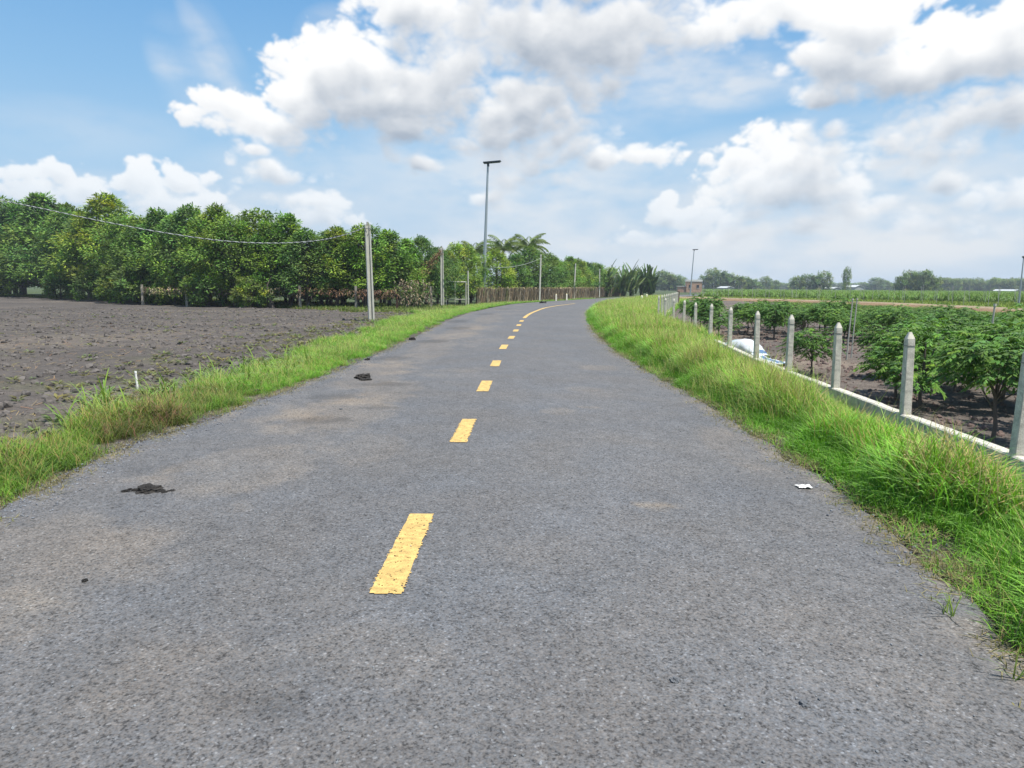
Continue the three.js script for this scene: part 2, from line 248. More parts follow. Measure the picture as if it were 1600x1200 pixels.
// ---------------------------------------------------------------- road: worn chip-seal asphalt with yellow centre markings
{
  const T = 2048, lattice = (cell, seed) => { const n = Math.round(T / cell), q = rng(seed), v = new Float32Array(n * n).map(() => q() * 2 - 1), k = n / T; return (x, y) => { const u = x * k, w = y * k, i = Math.floor(u), j = Math.floor(w), a = u - i, b = w - j, i1 = (i + 1) % n, j1 = (j + 1) % n; return lerp(lerp(v[j * n + i], v[j * n + i1], a), lerp(v[j1 * n + i], v[j1 * n + i1], a), b); }; };
  const chip = stones(T, 6.4, 11), n2 = lattice(2.6, 12), n5 = lattice(5.5, 13), n11 = lattice(11, 14), n40 = lattice(42, 15);
  const grain = (x, y) => 0.34 * n2(x, y) + 0.42 * n5(x, y) + 0.24 * n11(x, y);
  const roadMap = texture(T, (x, y) => {
    const g = grain(x, y), [f, e, id] = chip(x, y); let k = 1.02 + 0.78 * g + 0.3 * (id - 0.5) + 0.1 * n40(x, y);
    if (g < -0.3) k *= 0.62; if (id > 0.97) k *= 1.45; k *= 1 - 0.22 * f;
    const w = (id * 7.3) % 1; return [toS(0.5 * k * (1 + 0.1 * (w - 0.45))), toS(0.5 * k), toS(0.5 * k * (1 - 0.1 * (w - 0.5)))];
  }, true, 1 / 3);
  const roadBump = texture(T, (x, y) => 128 + 90 * grain(x, y) + 40 * (chip(x, y)[2] - 0.5) - 40 * chip(x, y)[0], false, 1 / 3, 1);
  const sand = [[-3, -3.6, 1.3, 1.0, 0.5], [-2.7, -2.9, 0.9, 0.5, 0.5], [-2.2, -5.6, 0.7, 1.0, 0.4], [-2.05, -8.2, 0.8, 1.5, 0.55], [-1.7, -9.8, 0.5, 1.4, 0.5], [-2.3, -12, 0.7, 2.2, 0.45], [-1.9, -17, 0.6, 4, 0.4], [-1.6, -24, 0.7, 5, 0.45], [-1.1, -33, 0.7, 6, 0.4], [-1.3, -6.3, 0.35, 0.7, 0.35], [-2.6, -1.9, 0.6, 0.4, 0.35], [-1.2, -2.5, 0.5, 0.35, 0.25], [0.98, -4.68, 0.17, 0.12, 1.3], [0.55, -8.3, 0.25, 0.3, 0.5], [0.95, -8.6, 0.16, 0.12, 0.6], [1.6, -13, 0.5, 0.5, 0.5], [1.05, -10.2, 0.3, 0.35, 0.3], [2.45, -3.5, 0.3, 0.8, 0.5], [2.5, -2.6, 0.35, 0.5, 0.6], [-0.55, -2.7, 0.35, 0.3, 0.25], [1.5, -2.8, 0.5, 0.5, 0.15], [2.1, -6.6, 0.3, 1.2, 0.35]];
  const worn = [[-2.1, -7.7, 0.42, 0.22, 0.35], [-1.65, -8.5, 0.3, 0.14, 0.3], [-2.4, -9.4, 0.35, 0.3, 0.25], [-1.9, -10.6, 0.5, 0.2, 0.3], [-2.9, -5.6, 0.3, 0.2, 0.2], [-2.5, -14.5, 0.5, 0.5, 0.3], [-2.2, -19, 0.5, 0.7, 0.3], [-1.9, -25, 0.5, 1, 0.3], [-2.3, -30, 0.5, 1.5, 0.3], [-1.4, -38, 0.6, 1.2, 0.3], [-0.6, -46, 0.5, 1.5, 0.35], [-2.75, -3.3, 0.3, 0.2, 0.25], [-0.9, -2.35, 0.2, 0.12, 0.25], [2.3, -3.9, 0.2, 0.4, 0.2]];      // broken, tarry patches
  const zs = steps(8, -165, 0.085, 1.0085);
  const g = sheet(zs, (z) => leftX(z) + 0.13 * noise3(0, 3, z * 1.6) + 0.06 * noise3(5, 3, z * 6), (z) => rightX(z) + 0.13 * noise3(9, 3, z * 1.7) + 0.06 * noise3(2, 7, z * 6.5), 90, (t) => t, (x, z, t) => roadY(x, z) - (t < 0.001 || t > 0.999 ? 0.06 : 0), (x, z, t) => {
    const a = fbm(x * 0.55, 4, z * 0.35, 4), b = fbm(x * 2.6, 9, z * 2.2, 4), c = noise3(x * 7, 1, z * 6), hue = fbm(x * 1.1 + 20, 6, z * 1.1, 3);
    let k = 1 + 0.2 * a + 0.2 * b + 0.08 * c, dust = 0.1 + 0.45 * sstep(0.02, 0.3, a + 0.5 * b) * sstep(0.2, -1.6, x - midX(Math.max(z, -80)));
    for (const s of sand) { const q = 1 - ((x - s[0]) / s[2]) ** 2 - ((z - s[1]) / s[3]) ** 2; if (q > 0) dust += 0.78 * s[4] * sstep(-0.1, 0.5, q + 1.5 * b + 0.5 * c) * Math.min(1, q * 2.5); }
    for (const s of worn) { const q = 1 - ((x - s[0]) / s[2]) ** 2 - ((z - s[1]) / s[3]) ** 2 + 1.4 * b + 0.5 * c; if (q > 0) k *= 1 - s[4] * sstep(0, 0.5, q); }
    const edge = Math.max(sstep(0.07, 0, t), sstep(0.93, 1, t)); dust += edge * sstep(-0.15, 0.2, b) * 0.8; dust = clamp(dust, 0, 1);
    return [lerp(0.19, 0.315, dust) * k * (1 + 0.1 * hue), lerp(0.195, 0.272, dust) * k, lerp(0.206, 0.226, dust) * k * (1 - 0.12 * hue)];
  });
  const road = structure(mesh('road', g, new THREE.MeshStandardMaterial({ vertexColors: true, map: roadMap, bumpMap: roadBump, bumpScale: 0.005, roughness: 0.92 })));
  const paint = texture(512, (() => { const s = stones(512, 9, 31), n = tileNoise(512, 12, 5); return (x, y) => { const [f, e, id] = s(x, y), k = (e < 0.1 ? 0.72 : id < 0.1 ? 0.7 : 0.92 + 0.14 * id) * (1 + 0.35 * n(x, y)); return [toS(0.52 * k), toS(0.35 * k), toS(0.115 * k)]; }; })(), true, 1 / 0.7);
  const paintMat = new THREE.MeshStandardMaterial({ map: paint, bumpMap: roadBump, bumpScale: 0.004, roughness: 0.75 });
  const r = rng(19), w = 0.085;
  function marking(name, z0, z1, cell, label) {                        // laid cell by cell so that stones and wear show through
    const p = [], uv = [], ix = [], nz = Math.ceil((z0 - z1) / cell), nx = Math.max(2, Math.round((2 * w) / cell)), wear = cell < 0.03;
    const vx = (i, z) => midX(z) + w * (2 * i / nx - 1) + (wear ? 0.006 * noise3(0, z * 9, 1) : 0);
    for (let j = 0; j < nz; j++) for (let i = 0; i < nx; i++) {
      const a = z0 - j * cell, b = Math.max(z1, a - cell), x = vx(i + 0.5, a), e = Math.min((i + 0.5) * 2 * w / nx, (nx - 0.5 - i) * 2 * w / nx, z0 - a, a - z1), hole = noise3(x * 42, 4, a * 42) + 0.45 * noise3(x * 95, 4, a * 95);
      if (wear && (hole > 0.52 || e < 0.006 + 0.009 * hole + 0.006 * noise3(x * 12, 8, a * 12))) continue;
      const k = p.length / 3; for (const [u, z] of [[i, a], [i + 1, a], [i + 1, b], [i, b]]) { const q = vx(u, z); p.push(q, roadY(q, z) + 0.005, z); uv.push(q, -z); }
      ix.push(k, k + 1, k + 2, k, k + 2, k + 3);
    }
    const m = new THREE.BufferGeometry(); m.setAttribute('position', new THREE.Float32BufferAttribute(p, 3)); m.setAttribute('uv', new THREE.Float32BufferAttribute(uv, 2)); m.setIndex(ix); m.computeVertexNormals();
    mesh(name, m, paintMat, road);
  }
  [[-3.22, -4.44, 0.008], [-6.55, -7.74, 0.011], [-9.82, -10.95, 0.018], [-12.95, -14.0, 0.025], [-16.6, -17.8, 0.06], [-19.9, -21.0, 0.08], [-23.1, -24.2, 0.08], [-26.4, -27.5, 0.08], [-29.6, -30.8, 0.08]].forEach(([a, b, c]) => marking('lane_dash', a, b, c));
  marking('lane_line', -33, -62, 0.17);
}

// ---------------------------------------------------------------- plant materials and builders
const leafMat = (r, g, b, through = 0.35) => new THREE.MeshPhysicalMaterial({ color: new THREE.Color().setRGB(r, g, b), vertexColors: true, transmission: through, thickness: 0, roughness: 0.85, specularIntensity: 0.5, side: THREE.DoubleSide });
const barkMat = new THREE.MeshStandardMaterial({ vertexColors: true, roughness: 0.95 });
const grassMat = leafMat(1, 1, 1, 0.4);
const BARK = [0.1, 0.085, 0.07];

// crown of leaf clumps carried on limbs; profile(t) is the crown's radius at height share t
function treeShape(seed, { height, radius, low, clumps, leaves, size, green, profile }) {
  const r = rng(seed), crown = new Geo(), trunk = new Geo(), o = V3(), d = V3(), s = V3();
  trunk.tube([V3(0, -0.2, 0), V3(0.05, height * 0.2, 0.03), V3(-0.04, height * 0.5, 0.05), V3(0.02, height * 0.92, 0)], [0.026 * height, 0.02 * height, 0.013 * height, 0.004 * height], 7, BARK);
  for (let k = 0; k < clumps; k++) {
    const t = Math.pow((k + r()) / clumps, 0.9), y = lerp(low, 0.97, t) * height, R = profile(t) * radius * (0.68 + 0.56 * r()), a = k * 2.4 + r() * 1.2, q = R * (0.45 + 0.5 * Math.sqrt(r())), cx = Math.cos(a) * q, cz = Math.sin(a) * q;
    const cr = radius * (0.15 + 0.15 * r()) * (0.5 + 0.62 * profile(t)), col = tint(green, r, 0.42), young = r() < 0.2;
    if (k % 2 === 0) trunk.tube([V3(0, Math.max(low * 0.6 * height, y - q * 0.7), 0), V3(cx * 0.55, y - q * 0.25, cz * 0.55), V3(cx, y, cz)], [0.008 * height, 0.005 * height, 0.002 * height], 5, BARK);
    const n = Math.round(leaves * (0.7 + 0.6 * r()));
    for (let i = 0; i < n; i++) {
      const u = r() * 2 - 1, b = r() * 6.283, h = Math.sqrt(1 - u * u), rr = cr * Math.pow(r(), 0.45);
      d.set(Math.cos(b) * h, u, Math.sin(b) * h); o.set(cx + d.x * rr, y + d.y * rr * 0.75, cz + d.z * rr);
      d.x += cx * 0.25 / radius + (r() - 0.5) * 0.9; d.z += cz * 0.25 / radius + (r() - 0.5) * 0.9; d.y = d.y * 0.5 + (r() - 0.6) * 0.9; d.normalize();
      s.set(-d.z, (r() - 0.5) * 0.9, d.x).normalize();
      const c = tint(col, r, 0.22); if (young) { c[0] *= 1.5; c[1] *= 1.3; }
      crown.leaf(o, d, s, size * (0.7 + 0.6 * r()), size * 0.24 * (0.8 + 0.4 * r()), c, 0.3);
    }
  }
  return { crown: crown.build(), trunk: trunk.build() };
}
function treeThing(name, shape, mat) { const g = base(name, 0, 0, 0); mesh('trunk', shape.trunk, barkMat, g); mesh('crown', shape.crown, mat, g); return g; }
const place = (proto, used, x, z, turn, size, mat, y = -0.1) => { let o; if (!used.has(proto)) { used.add(proto); o = proto; o.position.set(x, y, z); o.rotation.y = turn; if (Array.isArray(size)) o.scale.set(...size); else o.scale.setScalar(size); } else o = copy(proto, x, y, z, turn, size); if (mat) o.traverse((c) => { if (c.name === 'crown') c.material = mat; }); return o; };

// ---------------------------------------------------------------- left: the orchard wood
{
  const spire = (t) => (t < 0.28 ? 0.72 + t : 1 - 0.86 * ((t - 0.28) / 0.72) ** 1.5), egg = (t) => Math.sqrt(Math.max(0.05, 1 - (1.7 * t - 0.75) ** 2));
  const shapes = [], used = new Set(), r = rng(41);
  for (let k = 0; k < 7; k++) shapes.push(treeThing('orchard_tree', treeShape(100 + k, { height: 8, radius: 2.7 + 0.35 * (k % 3), low: 0.17, clumps: 104, leaves: 78, size: 0.3, green: [[0.118, 0.228, 0.026], [0.165, 0.265, 0.026], [0.095, 0.195, 0.034]][k % 3], profile: k % 4 ? spire : egg }), leafMat(1, 1, 1)));
  const mats = [leafMat(1.05, 1.05, 1), leafMat(1.36, 1.32, 0.95), leafMat(0.85, 0.95, 0.95), leafMat(1.25, 1.2, 1)];
  const front = [[-67.8, -94.6, 13.6], [-58.9, -86, 11.7], [-53.8, -82.8, 12.5], [-47.1, -76.2, 9.8], [-41.6, -70.4, 8.9], [-38.3, -68.1, 10.5], [-33.9, -63.5, 8], [-30.3, -59.4, 7.5], [-28.2, -57.6, 8], [-26.1, -56, 7.4], [-24.3, -54.5, 7.9], [-22.6, -53, 7], [-21, -51.6, 7.6], [-19.5, -50.2, 6.5], [-18.6, -52.4, 7.4], [-16.9, -49.8, 6.3], [-15.7, -50.5, 6.9], [-14.1, -49.3, 5.7], [-13.1, -51.5, 5.8], [-12.2, -49.7, 5.9], [-10.9, -50.5, 5.6], [-10.2, -49.6, 6.1], [-8.75, -50.9, 5.8], [-7.7, -52.6, 5.3], [-6.9, -54.4, 5.6], [-6, -57.3, 4.9], [-5.5, -60.2, 4.8], [-4.6, -62.4, 5.6], [-3.9, -66.7, 5]];
  front.forEach(([x, z, h], k) => { const s = h / 8.5, w = s * (0.86 + 0.34 * r()); tag(place(shapes[(k * 3) % 7], used, x, z, r() * 6.28, [w, s, w], mats[(k * 5 + (k % 3)) % 4]), `leafy orchard tree, ${ORD[k]} from the picture's left edge along the bare field and gate`, 'tree', 'front row of the orchard wood'); });
  const along = [[-1.6, -71.4], [0.2, -74.4], [1.8, -78.2], [3.4, -81.6], [4.8, -85.2], [6.1, -89.2], [7.4, -93.5], [8.8, -98.5], [10, -104], [11.4, -109.5], [12.9, -114], [14.2, -119], [16.6, -123]];
  along.forEach(([x, z], k) => { const h = [5.3, 5, 6, 5.6, 5.2, 4.9, 5.6, 5.5, 5.4, 5.4, 5.5, 5.3, 5][k], s = h / 8.2; tag(place(shapes[(k * 2 + 1) % 7], used, x, z, r() * 6.28, [s * 1.15, s, s * 1.15], mats[(k + 1) % 4]), `leafy tree behind the brown reed fence, ${ORD[k]} beyond the street lamp`, 'tree', 'trees behind the reed fence'); });
  for (let row = 1; row <= 3; row++) for (let k = 0; k < front.length - 1; k += row > 1 ? 2 : 1) {   // deeper rows, seen only as tops between the front crowns
    const [x, z, h] = front[k], b = front[k + 1], q = r(), X = lerp(x, b[0], q) - row * 2.2 - r(), Z = lerp(z, b[1], q) - row * 4.2 - r() * 1.5, s = (h / 8.5) * (0.74 + 0.22 * r());
    tag(place(shapes[(k + row * 3) % 7], used, X, Z, r() * 6.28, [s * 1.2, s, s * 1.2], mats[(k + row) % 4]), 'orchard tree deep in the wood, showing only between and above the front row', 'tree', 'back rows of the orchard wood');
  }
  // low bushes at the foot of the wood
  const bushes = [0, 1].map((k) => treeThing('leafy_bush', treeShape(130 + k, { height: 2.6, radius: 1.6, low: 0.12, clumps: 46, leaves: 62, size: 0.26, green: [[0.115, 0.21, 0.022], [0.14, 0.235, 0.022]][k], profile: egg }), leafMat(1, 1, 1, 0.4)));
  [[-63, -86, 1.6, 'broad bright bush at the foot of the wood by the picture\'s left edge'], [-57.5, -80, 1.35, 'rounded bush low under the second tall tree of the wood'], [-44.5, -70.5, 1.1, 'loose bush before the tall pointed tree in the wood'], [-32, -58.4, 1.15, 'bright green bush standing out before the dark wood above the field edge'], [-28.6, -55.2, 1.2, 'bright green bush just right of its twin at the field edge'], [-25, -52.8, 0.9, 'low bush beside dark trunks at the far field edge'], [-21.4, -49.8, 0.95, 'small green bush at the field edge below the sagging cable'], [-17.6, -48, 0.8, 'smallest bush before the vine-hung fence posts'], [-37, -63.5, 1.05, 'dull green bush in the shade of the tall pointed tree']].forEach(([x, z, s, label], k) => tag(place(bushes[k % 2], used, x, z, k * 1.7, s), label, 'bush', 'bushes at the foot of the wood'));
  // coconut palms behind the lamp
  const frondMat = leafMat(1, 1, 1, 0.3);
  const palm = (x, z, h, seed, label) => {
    const g = base('coconut_palm', x, -0.1, z), q = rng(seed), t = new Geo(); t.tube([V3(0, 0, 0), V3(0.1, h * 0.35, 0), V3(0.2, h * 0.7, 0.05), V3(0.22, h, 0.08)], [0.22, 0.17, 0.14, 0.12], 8, [0.16, 0.14, 0.11]); mesh('trunk', t.build(), barkMat, g);
    const f = new Geo(), o = V3(), d = V3(), s = V3();
    for (let k = 0; k < 19; k++) {
      const yaw = k * 2.4, up = 1.5 - (k / 19) * 1.3, L = 2.4 + 0.5 * q(), c = tint([0.13, 0.19, 0.035], q, 0.2); let px = 0.22, py = h, pz = 0.08, a = up;
      for (let i = 0; i < 22; i++) { const st = L / 22; px += Math.cos(yaw) * Math.cos(a) * st; pz += Math.sin(yaw) * Math.cos(a) * st; py += Math.sin(a) * st; a -= 0.075; const ll = 0.75 * Math.sin(Math.PI * (0.12 + 0.82 * i / 22)); for (const e of [-1, 1]) { o.set(px, py, pz); d.set(-Math.sin(yaw) * e + Math.cos(yaw) * 0.6, -0.55 - 0.3 * q(), Math.cos(yaw) * e + Math.sin(yaw) * 0.6).normalize(); s.set(Math.cos(yaw), 0.2, Math.sin(yaw)); f.leaf(o, d, s, ll, 0.05, c, 0.1, 0.15); } }
    }
    mesh('crown', f.build(), frondMat, g); return tag(g, label, 'palm', 'coconut palms beyond the lamp');
  };
  palm(-4.6, -82, 5.3, 1, 'small coconut palm top just left of the street lamp pole'); palm(-1.3, -80, 5.6, 2, 'coconut palm just right of the street lamp pole'); palm(1.5, -81, 5.9, 3, 'taller coconut palm, farther right of the street lamp pole');
  // clumps of upright broad leaves at the end of the reed fence
  const clump = (x, z, h0, seed, n, label) => { const h = h0 * 1.22; const g = base('banana_plant', x, -0.1, z), q = rng(seed), f = new Geo(), t = new Geo(); for (let k = 0; k < 7; k++) { const a = k * 0.9, m = 0.5 * q(); t.tube([V3(Math.cos(a) * m, 0, Math.sin(a) * m), V3(Math.cos(a) * m * 1.4, h * 0.38, Math.sin(a) * m * 1.4)], [0.12, 0.07], 6, [0.06, 0.075, 0.03]); } for (let k = 0; k < n; k++) f.blade((q() - 0.5) * 1.4, h * (0.05 + 0.32 * q()), (q() - 0.5) * 1.4, q() * 6.28, h * (0.45 + 0.25 * q()), 0.17 + 0.12 * q(), 0.1 + 0.5 * q(), 0.3 + 1.6 * q() * q(), tint([0.085, 0.145, 0.035], q, 0.35), 6, 0.3); mesh('stems', t.build(), barkMat, g); mesh('leaves', f.build(), frondMat, g); return tag(g, label, 'banana plant', 'banana clumps at the end of the reed fence'); };
  clump(15.2, -115, 5, 4, 34, 'dark banana clump standing apart, the leftmost of the clumps past the reed fence'); clump(18.7, -121, 4.7, 5, 40, 'banana clump with spreading upright leaves in the middle of its group'); clump(20.6, -124, 5.3, 6, 40, 'tallest banana clump of the group past the reed fence'); clump(23, -127, 5, 7, 44, 'banana clump beside the roadside end of the group'); clump(24.6, -127.5, 5.1, 8, 56, 'dense dark banana clump at the road end, the rightmost of the clumps');
  // light green reedy plant by the gate
  { const g = base('cane_plant', -7, -0.1, -50), q = rng(9), f = new Geo(); for (let k = 0; k < 90; k++) f.blade((q() - 0.5) * 1.6, 0, (q() - 0.5) * 0.9, q() * 6.28, 1.3 + 1.1 * q(), 0.035, 0.05 + 0.2 * q(), 1.2 + 1.2 * q(), tint([0.1, 0.16, 0.05], q, 0.3), 5); mesh('leaves', f.build(), grassMat, g); tag(g, 'pale green cane with arching leaves beside the gate pole', 'cane'); }
}

// ---------------------------------------------------------------- grass along the road
const tuft = (seed, n, o) => { const r = rng(seed), g = new Geo(); for (let k = 0; k < n; k++) { const q = o.spread * Math.sqrt(r()), a = r() * 6.28; g.blade(Math.cos(a) * q, -0.03, Math.sin(a) * q, r() * 6.28, o.len * (0.55 + 0.65 * r()), o.wid * (0.7 + 0.5 * r()), o.lean * r(), o.curl * (0.3 + r()), r() < (o.dry ?? 0.05) ? tint([0.26, 0.22, 0.09], r, 0.25) : tint(o.green, r, 0.28), o.seg ?? 4); } return g.build(); };
function scatter(name, parent, geometry, material, spots) {            // spots: [x, y, z, turn, size, r, g, b]
  const m = shade(new THREE.InstancedMesh(geometry, material, spots.length)), o = new THREE.Object3D(), c = new THREE.Color(); m.name = name;
  spots.forEach((s, i) => { o.position.set(s[0], s[1], s[2]); o.rotation.set(s[8] ?? 0, s[3], s[9] ?? 0); Array.isArray(s[4]) ? o.scale.set(...s[4]) : o.scale.setScalar(s[4]); o.updateMatrix(); m.setMatrixAt(i, o.matrix); m.setColorAt(i, c.setRGB(s[5], s[6], s[7])); });
  (parent ?? scene).add(m); return m;
}
{
  const right = base('verge_grass', 0, 0, 0), left = base('verge_weeds', 0, 0, 0), r = rng(61);
  tag(right, 'long bright green grass on the verge between the road and concrete posts', 'grass', null, 'stuff');
  tag(left, 'shorter green and browned grass and weeds between road and bare field', 'grass', null, 'stuff');
  const G = [0.115, 0.265, 0.016], kinds = [tuft(1, 32, { spread: 0.15, len: 0.34, wid: 0.0036, lean: 0.5, curl: 1.3, green: G }), tuft(2, 26, { spread: 0.15, len: 0.42, wid: 0.004, lean: 0.55, curl: 1.6, green: [0.14, 0.285, 0.018] }), tuft(3, 30, { spread: 0.15, len: 0.22, wid: 0.0034, lean: 0.8, curl: 1.2, green: [0.1, 0.235, 0.014] }), tuft(4, 16, { spread: 0.14, len: 0.5, wid: 0.0022, lean: 0.45, curl: 0.8, green: [0.23, 0.3, 0.06], dry: 0.35 })];
  const sets = kinds.map(() => []), lsets = kinds.map(() => []), wide = [[], []];
  const add = (list, x, y, z, s) => { const n = fbm(x * 0.6, 7, z * 0.6, 3), k = 1.48 + 0.7 * n + 0.25 * (r() - 0.5), w = sstep(0.05, 0.35, fbm(x * 0.4 + 30, 2, z * 0.4, 3)); list.push([x, y, z, r() * 6.28, s, k * (1 + 0.12 * w), k * (1 + 0.06 * w), k, (r() - 0.5) * 0.3, (r() - 0.5) * 0.3]); };
  for (let z = 7; z > -92; ) {
    const near = clamp(-z, 3, 60), dens = z > -17 ? 330 : 2600 / near, dz = 0.05;
    const a = rightX(z), b = z > -72 ? fenceX(z) - 0.06 : a + 3, n = (b - a) * dz * dens, cnt = Math.floor(n) + (r() < n % 1 ? 1 : 0);
    for (let k = 0; k < cnt; k++) {
      const t = r(), x = lerp(a - 0.02, b, t), zz = z - r() * dz, e = x - a - 0.16 * (1 + fbm(zz * 0.9, 3, 4, 3) * 4), bare = fbm(x * 0.5, 12, zz * 0.5, 3);
      if (e < 0 && r() > 0.16) continue;
      const q = noise3(x * 0.7, 5, zz * 0.7), hgt = (0.6 + 0.65 * sstep(0, 0.6, e)) * (1 + 0.4 * bare) * (zz > -17 ? lerp(zz > -8.2 ? 0.14 : zz > -11 ? 0.25 : 0.4, 1, sstep(0.15, 0.8, b - x)) : 1), grow = z > -17 ? 1 : 1 + (near - 17) * 0.012;
      const kind = r() < (zz < -7.5 && zz > -13 && q > -0.1 ? 0.16 : 0.015) ? 3 : e < 0.3 ? 2 : q > 0.12 ? 1 : r() < 0.3 ? 2 : 0;
      add(sets[kind], x, 0.03 - (e < 0.05 ? 0.04 : 0), zz, [hgt * grow * 1.15, hgt * (0.9 + 0.2 * r()), hgt * grow * 1.15]);
    }
    if (z > -60 && r() < 0.09) wide[0].push([lerp(a + 0.5, b - 0.2, r()), 0.02, z, r() * 6.28, 0.75 + 0.5 * r(), 1, 1, 1]);
    if (z < 3) {
      const la = leftX(z), w = table([[8, 1.5], [-5, 1.5], [-12, 2], [-20, 2.4], [-31, 3.3], [-50, 3.6], [-60, 2.6], [-64, 2.6], [-70, 1.6], [-92, 1.3]])(z) * (1 + 0.5 * fbm(0, 1, z * 0.5, 3)), ln = w * dz * (z > -17 ? 260 : 2300 / near);
      for (let k = 0, c = Math.floor(ln) + (r() < ln % 1 ? 1 : 0); k < c; k++) {
        const t = r(), x = la - t * w, zz = z - r() * dz, e = la - x - 0.2 * (1 + fbm(zz * 0.8, 9, 4, 3) * 4), n = fbm(x * 0.7, 4, zz * 0.7, 3);
        if (e < 0 && r() > 0.07) continue; if (t > 0.55 && n < (t - 0.62) * 0.9) continue;
        const brown = sstep(0.5, 1, 1 - Math.hypot((x + 3.8) / 0.75, (zz + 7) / 2.4) + n * 0.9), s = (0.5 + 0.4 * sstep(0, 0.6, e)) * (1 + 0.6 * n) * (zz > -9 ? 0.95 : 0.8), grow = z > -17 ? 1 : 1 + (near - 17) * 0.012, L = lsets[r() < 0.08 + 0.12 * brown ? 3 : r() < 0.5 ? 2 : 0];
        add(L, x, fieldY(x, zz) + 0.02, zz, [s * grow * 1.2, s * 0.8, s * grow * 1.2]); const c2 = L[L.length - 1]; const f = zz > -10 ? 0.68 : 0.92; c2[5] *= zz > -10 ? 1.12 : 1; c2[5] *= f * (1 - 0.12 * brown); c2[6] *= f * (1 - 0.46 * brown); c2[7] *= f;
      }
      if (r() < (z > -14 && z < -7.6 ? 0.42 : 0.07) && z > -60) { const x = la - 0.7 - r() * (w - 0.6); wide[1].push([x, fieldY(x, z) + 0.01, z, r() * 6.28, (z > -14 && z < -7.6 ? 0.65 : 0.45) + 0.4 * r(), 1.1, 1.1, 1.1]); }
    }
    z -= dz;
  }
  const flat = tuft(6, 12, { spread: 0.13, len: 0.15, wid: 0.0026, lean: 1.5, curl: 0.5, green: [0.17, 0.17, 0.05], dry: 0.75, seg: 2 }), litter = [[], []];
  for (let k = 0; k < 3400; k++) { const z = -2 - 26 * r() ** 1.3, side = r() < 0.55 ? 0 : 1, off = 0.3 * (r() + r() - 0.85), x = side ? leftX(z) - off : rightX(z) + off; if (fbm(x * 1.2, 2, z * 1.2, 2) < -0.1) continue; const v = 0.75 + 0.5 * r(); litter[side].push([x, off < 0 ? roadY(x, z) + 0.008 : side ? fieldY(x, z) + 0.02 : 0.02, z, r() * 6.28, [0.6 + 0.6 * r(), 0.16 + 0.2 * r(), 0.9], v, v, v]); }
  scatter('dry_litter', right, flat, grassMat, litter[0]); scatter('dry_litter', left, flat, grassMat, litter[1]);
  const names = ['blades', 'long_blades', 'short_blades', 'straw_blades'];
  sets.forEach((s, k) => scatter(names[k], right, kinds[k], grassMat, s)); lsets.forEach((s, k) => s.length && scatter(names[k], left, kinds[k], grassMat, s));
  const broad = tuft(8, 15, { spread: 0.07, len: 0.48, wid: 0.011, lean: 0.7, curl: 2.3, green: [0.13, 0.235, 0.035], dry: 0.03, seg: 6 });
  scatter('broad_blades', right, broad, grassMat, wide[0]); scatter('broad_blades', left, broad, grassMat, wide[1]);

  // weeds and stubble on the bare field; grass floor under the wood
  const weeds = base('field_weeds', 0, 0, 0); tag(weeds, 'sparse low weeds and straw scattered over the bare field', 'weeds', null, 'stuff');
  const herb = (() => { const q = rng(71), g = new Geo(), o = V3(), d = V3(), s = V3(); for (let k = 0; k < 14; k++) { const a = q() * 6.28; o.set(Math.cos(a) * 0.02, 0.02 + 0.04 * q(), Math.sin(a) * 0.02); d.set(Math.cos(a), 0.3 + 0.5 * q(), Math.sin(a)).normalize(); s.set(-d.z, 0, d.x).normalize(); g.leaf(o, d, s, 0.07 + 0.05 * q(), 0.016, tint([0.13, 0.17, 0.05], q, 0.4), 0.2, 0.2); } return g.build(); })();
  const hs = [], ss = [];
  for (let k = 0; k < 9000; k++) { const z = -3 - 42 * r() ** 1.5, w = 1.2 + 26 * r() ** 1.6, x = leftX(z) - w, n = fbm(x * 0.35, 4, z * 0.5, 3); if (r() < 0.3 * sstep(0, 0.3, n) + 0.45 * sstep(3, 1.2, w)) hs.push([x, fieldY(x, z) - 0.01, z, r() * 6.28, 0.5 + 0.9 * r(), 0.8 + 0.4 * r(), 0.8 + 0.3 * r(), 0.9]); else if (w < 4.5 && z < -9 && r() < 0.5) hs.push([x, fieldY(x, z) - 0.01, z, r() * 6.28, 0.6 + 0.9 * r(), 0.9 + 0.4 * r(), 0.9, 0.9]); else ss.push([x, fieldY(x, z) + 0.008, z, r() * 6.28, [1, 1, 0.5 + r()], 0.7 + 0.5 * r(), 0.7 + 0.4 * r(), 0.7, r() * 0.4, 0]); }
  scatter('herbs', weeds, herb, grassMat, hs);
  scatter('straw', weeds, new THREE.BoxGeometry(0.005, 0.004, 0.14), new THREE.MeshStandardMaterial({ color: new THREE.Color().setRGB(0.3, 0.25, 0.16), roughness: 1 }), ss);
  const clods = base('soil_clods', 0, 0, 0); tag(clods, 'loose dark clods of soil strewn over the bare field', 'soil', null, 'stuff');
  const clodShape = (() => { const g = new THREE.IcosahedronGeometry(1, 1), p = g.attributes.position; for (let i = 0; i < p.count; i++) { const k = 1 + 0.5 * noise3(p.getX(i) * 1.7, p.getY(i) * 1.7, p.getZ(i) * 1.7); p.setXYZ(i, p.getX(i) * k, p.getY(i) * k * 0.7, p.getZ(i) * k); } g.deleteAttribute('normal'); return g; })();
  const cs = []; for (let k = 0; k < 16000; k++) { const z = -2 - 44 * r() ** 1.35, w = 1 + 30 * r() ** 1.5, x = leftX(z) - w, s = 0.012 + 0.07 * r() ** 4, k2 = 0.7 + 0.6 * r(); cs.push([x, fieldY(x, z) + s * 0.2, z, r() * 6.28, s, k2, k2, k2, r(), r()]); }
